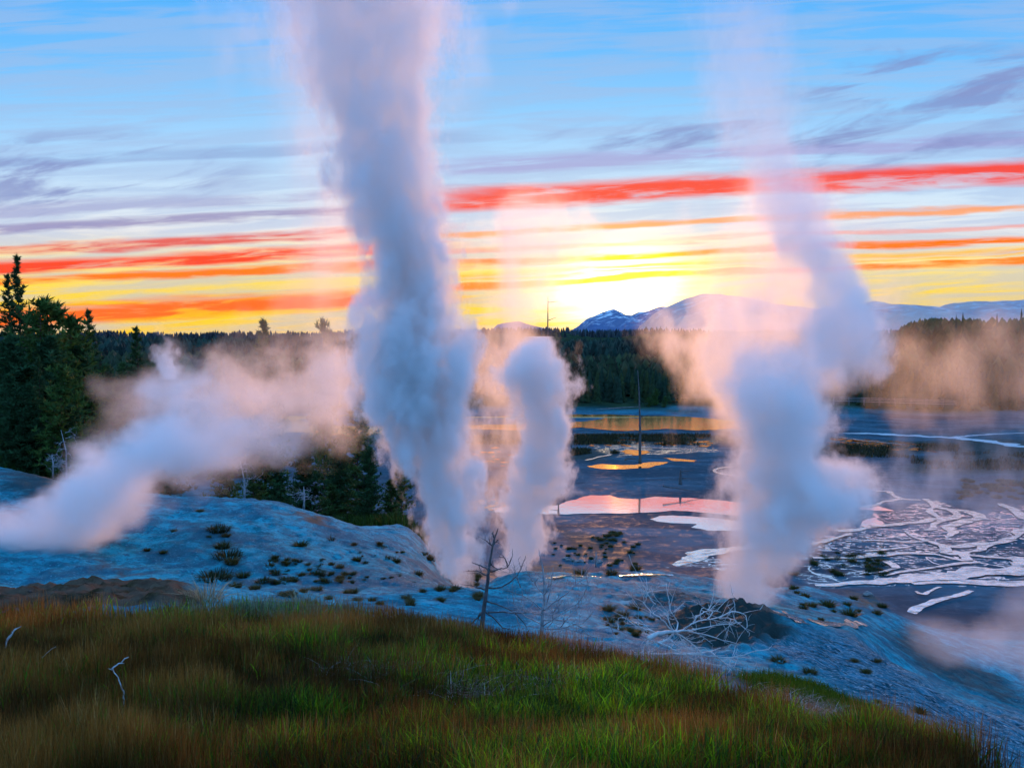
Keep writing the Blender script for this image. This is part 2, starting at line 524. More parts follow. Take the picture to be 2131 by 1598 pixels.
def ground_material():
    m, t, out = new_mat('ground')
    g = t.node('ShaderNodeNewGeometry')
    P = g.outputs['Position']
    z = t.node('ShaderNodeAttribute', attribute_name='zone')
    zc = t.node('ShaderNodeSeparateColor'); t.l.new(z.outputs['Color'], zc.inputs[0])
    z2 = t.node('ShaderNodeAttribute', attribute_name='zone2')
    yc = t.node('ShaderNodeSeparateColor'); t.l.new(z2.outputs['Color'], yc.inputs[0])
    soil, wet, rust = zc.outputs[0], zc.outputs[1], zc.outputs[2]
    flat, forest, rill = yc.outputs[0], yc.outputs[1], yc.outputs[2]
    n_big = t.noise(P, 0.28, 6, 0.7, 0.5)
    n_mid = t.noise(P, 1.3, 5, 0.62, 0.4)
    n_fine = t.noise(P, 4.5, 6, 0.75)
    n_peb = t.noise(P, 12.0, 4, 0.75)
    # siliceous sinter: chalky white to blue grey, stained
    sint = t.mix(t.smooth(n_mid, 0.36, 0.66), (0.030, 0.36, 0.44, 1), (0.010, 0.135, 0.175, 1))
    sint = t.mix(t.smooth(n_big, 0.42, 0.60, 0.0, 0.85), sint, (0.03, 0.11, 0.15, 1))
    sint = t.mix(t.smooth(n_fine, 0.50, 0.62, 0, 0.85), sint, (0.03, 0.10, 0.15, 1))
    sint = t.mix(t.smooth(n_peb, 0.58, 0.68, 0, 0.75), sint, (0.15, 0.48, 0.60, 1))
    # trickles running down the flank of the mound (x - y direction), dark algae between pale crust
    rv = t.node('ShaderNodeVectorRotate', rotation_type='Z_AXIS')
    t.put(rv.inputs['Vector'], P); rv.inputs['Angle'].default_value = math.radians(38)
    rp = t.vmath('MULTIPLY', rv.outputs[0], t.comb(1.7, 5.5, 1.0))
    n_r = t.noise(rp, 1.0, 6, 0.75, 0.5)
    rill_c = t.mix(t.smooth(n_r, 0.40, 0.60), (0.008, 0.045, 0.065, 1), (0.05, 0.23, 0.32, 1))
    rill_c = t.mix(t.smooth(t.noise(rp, 5.0, 4, 0.7), 0.54, 0.64, 0, 0.85), rill_c, (0.60, 0.62, 0.62, 1))
    col = t.mix(rill, sint, rill_c)
    # basin floor: dark grey silt with pale salt
    nb = t.noise(t.vmath('MULTIPLY', P, t.comb(0.05, 0.13, 1)), 1.0, 6, 0.65, 0.8)
    basin = t.mix(t.smooth(nb, 0.40, 0.64), (0.014, 0.045, 0.065, 1), (0.04, 0.105, 0.14, 1))
    basin = t.mix(t.smooth(n_mid, 0.60, 0.74, 0, 0.5), basin, (0.03, 0.03, 0.028, 1))
    col = t.mix(flat, col, basin)
    col = t.mix(wet, col, t.mix(n_mid, (0.012, 0.030, 0.034, 1), (0.040, 0.048, 0.038, 1)))
    rust_m = t.math('MULTIPLY', rust, t.smooth(n_mid, 0.3, 0.6))
    rust_c = t.mix(n_fine, (0.08, 0.045, 0.035, 1), (0.20, 0.13, 0.09, 1))
    soilc = t.mix(t.smooth(n_fine, 0.35, 0.65), (0.028, 0.018, 0.008, 1), (0.085, 0.055, 0.028, 1))
    soilc = t.mix(t.smooth(n_mid, 0.5, 0.7), soilc, (0.03, 0.05, 0.008, 1))
    col = t.mix(soil, col, soilc)
    col = t.mix(rust_m, col, rust_c)
    nf = t.noise(P, 0.05, 6, 0.75)
    forc = t.mix(t.smooth(nf, 0.38, 0.62), (0.012, 0.028, 0.018, 1), (0.040, 0.062, 0.030, 1))
    col = t.mix(forest, col, forc)
    # shine of the wet crust and mud
    dry = t.math('MAXIMUM', soil, forest)
    film = t.smooth(t.noise(t.vmath('MULTIPLY', P, t.comb(0.7, 0.7, 1)), 1.0, 5, 0.7, 0.6), 0.50, 0.62)
    wetness = t.math('MULTIPLY', t.math('MULTIPLY', film, t.math('SUBTRACT', 1.0, dry)), t.math('MULTIPLY_ADD', flat, 0.3, 0.2))
    rough = t.math('SUBTRACT', 0.82, t.math('MULTIPLY', wetness, 0.44))
    rough = t.math('SUBTRACT', rough, t.math('MULTIPLY', rill, 0.22), clamp=True)
    hb = t.math('ADD', t.math('MULTIPLY', n_fine, 0.6), t.math('MULTIPLY', n_peb, 0.4))
    hb = t.math('ADD', hb, t.math('MULTIPLY', t.math('MULTIPLY', n_r, rill), 1.6))
    spec = t.math('MULTIPLY', t.math('SUBTRACT', 1.0, dry), t.math('MULTIPLY_ADD', flat, 0.07, 0.02))
    hb = t.math('MULTIPLY', hb, t.math('MULTIPLY_ADD', flat, -0.75, 1.0))
    bs = principled(t, out, col, rough, spec, bump(t, hb, 0.8, 0.14))
    # braided film of water winding over the silt: contour bands of a warped noise
    z3 = t.node('ShaderNodeAttribute', attribute_name='zone3')
    reg = t.node('ShaderNodeSeparateColor'); t.l.new(z3.outputs['Color'], reg.inputs[0])
    Pw = t.vmath('MULTIPLY', P, t.comb(0.75, 1.35, 1))
    na = t.noise(Pw, 0.13, 4, 0.55, 0.9)
    nb2 = t.noise(t.vmath('ADD', Pw, t.comb(31, 17, 0)), 0.34, 5, 0.6, 0.7)
    la = t.smooth(t.math('ABSOLUTE', t.math('SUBTRACT', na, 0.5)), 0.006, 0.012, 1.0, 0.0)
    lb = t.smooth(t.math('ABSOLUTE', t.math('SUBTRACT', nb2, 0.5)), 0.006, 0.014, 1.0, 0.0)
    spots = t.smooth(t.noise(Pw, 1.3, 4, 0.7), 0.63, 0.67)
    net = t.math('MAXIMUM', t.math('MAXIMUM', la, lb), t.math('MULTIPLY', spots, 0.8))
    net = t.math('MULTIPLY', net, t.smooth(reg.outputs[0], 0.35, 0.6))
    gl = t.node('ShaderNodeBsdfGlossy'); gl.inputs['Roughness'].default_value = 0.05; gl.inputs['Color'].default_value = (.95, .97, 1, 1)
    t.put(gl.inputs['Normal'], bump(t, n_mid, 0.5, 0.02))
    mxs = t.node('ShaderNodeMixShader'); t.put(mxs.inputs[0], t.math('MULTIPLY', net, 0.9))
    t.l.new(bs.outputs[0], mxs.inputs[1]); t.l.new(gl.outputs[0], mxs.inputs[2]); t.l.new(mxs.outputs[0], out.inputs[0])
    return m


def water_mat(name, base, wav_scale, wav, fac=0.86, rough=0.02, tint=(1, 1, 1), stretch=(1, 1, 1)):
    m, t, out = new_mat(name)
    g = t.node('ShaderNodeNewGeometry')
    P = t.vmath('MULTIPLY', g.outputs['Position'], t.comb(*stretch))
    n = t.noise(P, wav_scale, 3, 0.6)
    nrm = bump(t, n, 1.0, wav)
    d = t.node('ShaderNodeBsdfDiffuse'); t.put(d.inputs[0], (*base, 1)); t.put(d.inputs['Normal'], nrm)
    gl = t.node('ShaderNodeBsdfGlossy'); t.put(gl.inputs['Color'], (*tint, 1)); gl.inputs['Roughness'].default_value = rough
    t.put(gl.inputs['Normal'], nrm)
    mx = t.node('ShaderNodeMixShader'); mx.inputs[0].default_value = fac
    t.l.new(d.outputs[0], mx.inputs[1]); t.l.new(gl.outputs[0], mx.inputs[2]); t.l.new(mx.outputs[0], out.inputs[0])
    return m


def stream_mat():
    m, t, out = new_mat('stream_water')
    g = t.node('ShaderNodeNewGeometry')
    P = g.outputs['Position']
    n = t.noise(P, 2.2, 4, 0.6)
    isl = t.noise(t.vmath('MULTIPLY', P, t.comb(0.8, 1.4, 1)), 0.8, 6, 0.62, 0.2)
    nrm = bump(t, n, 1.0, 0.05)
    gl = t.node('ShaderNodeBsdfGlossy'); gl.inputs['Roughness'].default_value = 0.05; gl.inputs['Color'].default_value = (1, 1, 1, 1); t.put(gl.inputs['Normal'], nrm)
    df = t.node('ShaderNodeBsdfDiffuse'); df.inputs[0].default_value = (0.12, 0.16, 0.18, 1)
    wat = t.node('ShaderNodeMixShader'); t.put(wat.inputs[0], t.smooth(isl, 0.38, 0.56, 0.62, 0.95))
    t.l.new(df.outputs[0], wat.inputs[1]); t.l.new(gl.outputs[0], wat.inputs[2])
    mud = t.node('ShaderNodeBsdfPrincipled')
    t.put(mud.inputs['Base Color'], t.mix(n, (0.05, 0.055, 0.055, 1), (0.12, 0.115, 0.105, 1)))
    mud.inputs['Roughness'].default_value = 0.5
    mx = t.node('ShaderNodeMixShader')
    t.put(mx.inputs[0], t.smooth(isl, 0.32, 0.38))
    t.l.new(mud.outputs[0], mx.inputs[1]); t.l.new(wat.outputs[0], mx.inputs[2]); t.l.new(mx.outputs[0], out.inputs[0])
    return m


HAZE = 0.0000025
M = {}
M['ground'] = ground_material()
M['pond'] = water_mat('pond_water', (0.05, 0.08, 0.10), 0.8, 0.006, fac=0.93, rough=0.07)
M['lake'] = water_mat('lake_water', (0.04, 0.06, 0.08), 0.5, 0.02, fac=0.95, rough=0.17, tint=(1.0, 0.52, 0.18), stretch=(1, 2.0, 1))  # orange tint paints the sunset's reflection into the water colour
M['stream'] = stream_mat()
M['sky_white'] = water_mat('sky_white_water', (0.80, 0.84, 0.86), 1.0, 0.01, fac=0.45, rough=0.15)  # white base colour stands in for bright sky mirrored in the river
M['bark'] = simple_mat('bark', (0.05, 0.032, 0.022), (0.10, 0.07, 0.05), 5, 0.9, 0.1, 0.4)
M['needle'] = attr_mat('needles', 'tint', 0.75, 0.15, 0.25)
M['dead'] = simple_mat('dead_wood', (0.42, 0.42, 0.42), (0.68, 0.68, 0.66), 6, 0.7, 0.3, 0.4)
M['greywood'] = simple_mat('grey_wood', (0.17, 0.18, 0.19), (0.36, 0.37, 0.38), 6, 0.75, 0.2, 0.4)
M['deaddark'] = simple_mat('weathered_wood', (0.06, 0.055, 0.055), (0.13, 0.12, 0.12), 6, 0.8, 0.2, 0.4)
M['grass'] = attr_mat('grass_blades', 'tint', 0.6, 0.12, 0.35)
M['plank'] = simple_mat('plank', (0.10, 0.10, 0.10), (0.20, 0.19, 0.18), 2, 0.8, 0.2)
M['mountain'] = None

# ------------------------------------------------------------------ ground sheet
def poly_mask(px, py, poly, soft):
    """signed softness mask of a polygon drawn on the plan, returns 0..1"""
    poly = np.array(poly, float)
    inside = np.zeros(px.shape, bool)
    dmin = np.full(px.shape, 1e18)
    n = len(poly)
    for i in range(n):
        x1, y1 = poly[i]; x2, y2 = poly[(i + 1) % n]
        c = ((y1 > py) != (y2 > py)) & (px < (x2 - x1) * (py - y1) / (y2 - y1 + 1e-12) + x1)
        inside ^= c
        dx, dy = x2 - x1, y2 - y1
        tt = np.clip(((px - x1) * dx + (py - y1) * dy) / (dx * dx + dy * dy + 1e-12), 0, 1)
        dd = (px - x1 - tt * dx) ** 2 + (py - y1 - tt * dy) ** 2
        dmin = np.minimum(dmin, dd)
    s = np.sqrt(dmin) * np.where(inside, 1, -1)
    return sstep(s, -soft, soft)


def ground_poly(pts):
    return [tuple(hit(px, py)[:2]) for px, py in pts]


# distance at which the meadow ends, along x/y
EDGE = [(-1.6, 15.4), ((0 - CX) / F, 14.9), ((400 - CX) / F, 15.2), ((560 - CX) / F, 15.8), ((700 - CX) / F, 16.4), ((900 - CX) / F, 16.4), ((1010 - CX) / F, 16.2),
        ((1150 - CX) / F, 15.2), ((1250 - CX) / F, 14.2), ((1400 - CX) / F, 12.6), ((1480 - CX) / F, 11.2), ((1600 - CX) / F, 9.2),
        ((1720 - CX) / F, 8.0), ((1850 - CX) / F, 6.7), ((2000 - CX) / F, 5.4), ((2131 - CX) / F, 4.7), (1.2, 4.2)]
EU, EY = np.array([e[0] for e in EDGE]), np.array([e[1] for e in EDGE])


def edge_dist(x, y):
    u = x / np.maximum(y, 3.0)
    return np.interp(u, EU, EY) - y + (fbm(x * 0.6, y * 0.6, 3, 5) - 0.5) * 1.6


# second tongue of grass on the right flank
TONGUE = ground_poly([(1530, 1410), (1600, 1405), (1700, 1430), (1800, 1470), (1900, 1510), (1990, 1560), (1930, 1575), (1800, 1520), (1700, 1478), (1600, 1450)])
BANK = ground_poly([(-60, 1232), (60, 1222), (200, 1214), (330, 1216), (420, 1232), (420, 1258), (200, 1264), (-60, 1266)])
RILLS = ground_poly([(1660, 1330), (1760, 1318), (1840, 1360), (1950, 1440), (2060, 1478), (2200, 1500), (2300, 1600), (2131, 1588), (2000, 1560), (1900, 1510), (1800, 1470), (1700, 1400), (1560, 1340)])
RIM = ground_poly([(1370, 1325), (1390, 1288), (1440, 1268), (1500, 1260), (1570, 1262), (1600, 1278), (1640, 1300), (1660, 1325), (1600, 1336), (1540, 1346), (1450, 1350)])
RUSTS = [ground_poly(p) for p in ([(60, 985), (150, 995), (165, 1020), (110, 1010)], [(600, 1060), (680, 1080), (700, 1100), (640, 1090)],
                                  [(1760, 1228), (1830, 1250), (1840, 1275), (1780, 1260)], [(200, 1165), (300, 1195), (250, 1200)],
                                  [(1100, 1180), (1160, 1168), (1200, 1185), (1120, 1190)])]
DARKS = [ground_poly(p) for p in ([(960, 1195), (1010, 1182), (1090, 1178), (1060, 1190), (1000, 1205), (970, 1215)], [(1160, 1100), (1240, 1110), (1330, 1150), (1330, 1175), (1200, 1160)],
                                  [(1270, 1240), (1400, 1228), (1470, 1240), (1440, 1265), (1330, 1262)], [(1840, 1310), (1900, 1300), (2000, 1370), (2100, 1420), (2131, 1470), (2010, 1430), (1900, 1385)],
                                  [(30, 960), (160, 985), (170, 1010), (90, 1050), (0, 1020)])]
# dark marsh strips on the flat, as plan bands (distance, in u)
def band_y(py):
    return -H / uw(CX, py)[1]


def onplane(px, py):
    d = ray(px, py)
    t_ = -H / d.z
    return (d.x * t_, d.y * t_)


def build_ground():
    rows = np.concatenate([np.linspace(-14, 3.8, 26), np.exp(np.linspace(math.log(4.0), math.log(70.0), 420)), np.exp(np.linspace(math.log(71), math.log(450), 150)), np.exp(np.linspace(math.log(460), math.log(14000), 70))])
    nc = 560
    cs = np.linspace(-1, 1, nc)
    cs = np.sign(cs) * np.abs(cs) ** 1.25
    W = 9 + 0.95 * np.maximum(rows, 0)
    X = W[:, None] * cs[None, :]
    Y = np.repeat(rows[:, None], nc, 1)
    Zg = height(X, Y)
    V = np.stack([X, Y, Zg], -1).reshape(-1, 3)
    nr = len(rows)
    idx = np.arange(nr * nc).reshape(nr, nc)
    Fq = np.stack([idx[:-1, :-1], idx[:-1, 1:], idx[1:, 1:], idx[1:, :-1]], -1).reshape(-1, 4)
    x, y, z = V[:, 0], V[:, 1], V[:, 2]
    # broken crust: knobbly rim, crumbling bank, small ledges on the open sinter
    near = (y > 8) & (y < 60)
    knob = np.zeros(len(V))
    xn, yn = x[near], y[near]
    kn = np.maximum(poly_mask(xn, yn, RIM, 0.5), poly_mask(xn, yn, BANK, 0.4) * 0.6)
    kn = np.maximum(kn, np.maximum(poly_mask(xn, yn, DARKS[2], 0.6), poly_mask(xn, yn, DARKS[0], 0.4)) * 0.5)
    led = fbm(xn * 0.9, yn * 2.2, 4, 91); led = np.abs(led - 0.5)
    V[near, 2] += kn * (fbm(xn * 2.6, yn * 2.6, 4, 90) - 0.42) * 0.75 - (1 - sstep(led, 0.0, 0.05)) * 0.07 + (fbm(xn * 3.5, yn * 3.5, 3, 92) - 0.5) * 0.09
    soil = sstep(edge_dist(x, y), -0.3, 0.5)
    wob = (fbm(x * 0.9, y * 0.9, 3, 31) - 0.5) * 2.0
    soil = np.maximum(soil, poly_mask(x + wob * 0.5, y + wob * 0.5, TONGUE, 0.35) * 0.9)
    soil = np.maximum(soil, poly_mask(x + wob * 0.4, y, BANK, 0.3))
    # wooded slopes left and behind the mounds
    u = x / np.maximum(y, 4)
    woods = sstep(y + wob, 44.5, 47.5) * (1 - sstep(u, -0.16, -0.12)) * (1 - sstep(y, 90, 110))
    soil = np.maximum(soil, woods * 0.95)
    wet = np.zeros(len(V))
    for p in DARKS: wet = np.maximum(wet, poly_mask(x + wob * 0.6, y + wob * 0.9, p, 0.7) * 0.7)
    wet = np.maximum(wet, poly_mask(x + wob * 0.4, y + wob * 0.4, RIM, 0.4) * 0.97)
    wn = (fbm(x * 0.06, y * 0.06, 3, 41) - 0.5)
    for (ya, yb, ua, ub) in ((904, 926, -0.5, 0.26), (918, 948, 0.36, 0.75), (934, 978, 0.48, 1.2), (938, 962, 0.04, 0.12), (842, 858, 0.3, 0.6)):
        b0, b1 = band_y(yb), band_y(ya)
        wet = np.maximum(wet, sstep(y + wn * 22, b0 - 2, b0 + 3) * (1 - sstep(y + wn * 22, b1 - 2, b1 + 4)) * sstep(u + wn * 0.1, ua - 0.02, ua + 0.03) * (1 - sstep(u + wn * 0.1, ub - 0.03, ub + 0.02)))
    rust = poly_mask(x + wob * 0.4, y, BANK, 0.3) * 0.8
    for p in RUSTS: rust = np.maximum(rust, poly_mask(x + wob * 0.5, y + wob * 0.7, p, 0.5))
    rill = poly_mask(x + wob * 0.5, y + wob * 0.5, RILLS, 0.9)
    flat = 1 - sstep(z, 0.4, 2.6)
    forest = sstep(y + wn * 30, 232, 256)
    zone = np.stack([soil, wet, rust, np.ones(len(V))], -1)
    zone2 = np.stack([flat, forest, rill, np.ones(len(V))], -1)
    n1 = (fbm(x * 0.10, y * 0.10, 4, 88) - 0.5)
    reg = np.zeros(len(V))
    for pts in ([(1690, 1120), (1760, 1085), (1880, 1060), (1930, 1036), (1990, 1050), (2060, 1075), (2080, 1045), (2300, 1060), (2300, 1240), (1900, 1225), (1700, 1225), (1660, 1180)],
                [(1380, 1186), (1450, 1160), (1540, 1136), (1700, 1110), (1700, 1180), (1500, 1184)], [(1190, 925), (1500, 905), (1500, 940), (1290, 950)], [(1730, 905), (2000, 925), (2000, 945), (1740, 935)]):
        reg = np.maximum(reg, poly_mask(x + n1 * 9, y + n1 * 9, [onplane(*p) for p in pts], 2.0))
    zone3 = np.stack([reg, reg, reg, np.ones(len(V))], -1)
    me = np_mesh('ground', V, Fq, M['ground'], True, {'zone': zone, 'zone2': zone2, 'zone3': zone3})
    return tag(link_me('ground', me), kind='structure')


build_ground()

# ------------------------------------------------------------------ water on the basin floor
def drape(pts, off):
    zz = height(np.array([p[0] for p in pts]), np.array([p[1] for p in pts]))
    return [(p[0], p[1], float(q) + off) for p, q in zip(pts, zz)]




def rough_outline(pts, amp, it=3, seed=0):
    r = random.Random(seed)
    P = [Vector(p) for p in pts]
    for k in range(it):
        Q = []
        for i, a in enumerate(P):
            b = P[(i + 1) % len(P)]
            Q.append(a)
            m = (a + b) / 2
            dd = b - a
            Q.append(m + Vector((-dd.y, dd.x)) * r.uniform(-amp, amp) + dd * r.uniform(-.12, .12))
        P = Q
    return P


import mathutils.geometry as mg


def poly_mesh(name, polys, mat, z=0.05, kind='structure', draped=False):
    V, Fc = [], []
    for P in polys:
        base = len(V)
        pv = [Vector((p[0], p[1], 0)) for p in P]
        tris = mg.tessellate_polygon([pv])
        if draped:
            V += drape([(p.x, p.y) for p in pv], z)
        else:
            V += [(p.x, p.y, z) for p in pv]
        for a, b, c in tris:
            a, b, c = a + base, b + base, c + base
            va, vb, vc = Vector(V[a]), Vector(V[b]), Vector(V[c])
            if (vb - va).cross(vc - va).z < 0: b, c = c, b
            Fc.append((a, b, c))
    o = mesh_obj(name, V, Fc, mat)
    return tag(o, kind=kind)


def pond(name, pts, mat, amp=0.16, seed=1, z=0.05, draped=False):
    P = [Vector(hit(p[0], p[1])[:2]) if draped else Vector(onplane(*p)) for p in pts]
    return poly_mesh(name, [rough_outline(P, amp, 4 if draped else 3, seed)], mat, z, draped=draped)


def ribbon(pts, widths, seed=0, step=0.6, plane=True, jit=0.5, flatout=False):
    """a noisy band along a course drawn in photograph rows; returns plan quads"""
    r = random.Random(seed)
    P = [Vector(onplane(*p)) if plane else Vector(hit(*p)[:2]) for p in pts]
    out, ws = [], []
    for i in range(len(P) - 1):
        a, b = P[i], P[i + 1]
        p0 = P[i - 1] if i else a
        p3 = P[i + 2] if i + 2 < len(P) else b
        n = max(2, int((b - a).length / step))
        for k in range(n):
            s = k / n
            q = 0.5 * ((2 * a) + (b - p0) * s + (2 * p0 - 5 * a + 4 * b - p3) * s * s + (3 * a - p0 - 3 * b + p3) * s ** 3)
            out.append(q); ws.append(widths[i] * (1 - s) + widths[i + 1] * s)
    out.append(P[-1]); ws.append(widths[-1])
    L, R = [], []
    for i, q in enumerate(out):
        d = (out[min(i + 1, len(out) - 1)] - out[max(i - 1, 0)]).normalized()
        nrm = Vector((-d.y, d.x))
        na = mnoise.noise(Vector((q.x * .3, q.y * .3, seed))) + 0.35 * mnoise.noise(Vector((q.x * 1.1, q.y * 1.1, seed + 3)))
        nb = mnoise.noise(Vector((q.x * .3, q.y * .3, seed + 9))) + 0.35 * mnoise.noise(Vector((q.x * 1.1, q.y * 1.1, seed + 13)))
        w = ws[i] * (0.36 if not flatout else 0.5)
        c = q + nrm * na * w * 0.7
        L.append(c + nrm * w * max(0.12, 1 + na * jit * 2)); R.append(c - nrm * w * max(0.12, 1 + nb * jit * 2))
    return L, R


def ribbons(name, specs, mat, z=0.06, draped=False, braid=False):
    V, Fc = [], []
    if braid:
        r = random.Random(3)
        extra = []
        for pts, widths in specs:
            specs_w = max(widths)
            if specs_w < 0.8 or len(pts) < 4: continue
            for k in range(7):
                i0 = r.randint(0, len(pts) - 3); i1 = r.randint(i0 + 2, len(pts) - 1)
                off = r.choice((-1, 1)) * specs_w * r.uniform(1.2, 6.0)
                seg = []
                for j in range(i0, i1 + 1):
                    f = math.sin(math.pi * (j - i0) / (i1 - i0))
                    seg.append((pts[j][0] + r.uniform(-3, 3), pts[j][1] + off * f * r.uniform(.85, 1.15)))
                extra.append((seg, [specs_w * r.uniform(.10, .32)] * len(seg)))
        specs = [(p, [w * 0.80 for w in ws]) for p, ws in specs] + extra
    for i, (pts, widths) in enumerate(specs):
        L, R = ribbon(pts, widths, seed=i * 7 + len(name), step=0.5, plane=not draped)
        b = len(V)
        allp = [(p.x, p.y) for p in L] + [(p.x, p.y) for p in R]
        zz = z + 0.004 * i
        V += drape(allp, zz) if draped else [(x, y, zz) for x, y in allp]
        n = len(L)
        for k in range(n - 1):
            Fc.append((b + k, b + n + k, b + n + k + 1, b + k + 1))
    return tag(mesh_obj(name, V, Fc, mat), kind='structure')


def blobs(rnd, n, pxa, pxb, pya, pyb, wpx, slope=0.0):
    out = []
    for _ in range(n):
        px = rnd.uniform(pxa, pxb); py = rnd.uniform(pya, pyb) + (px - pxa) * slope
        c = Vector(onplane(px, py))
        L = wpx * c.y / F * rnd.uniform(0.3, 1.0) * 0.5
        D = L * rnd.uniform(0.5, 1.8)
        k = rnd.randint(5, 8)
        out.append([(c.x + math.cos(a * 6.283 / k) * L * rnd.uniform(.6, 1.2), c.y + math.sin(a * 6.283 / k) * D * rnd.uniform(.6, 1.2)) for a in range(k)])
    return out


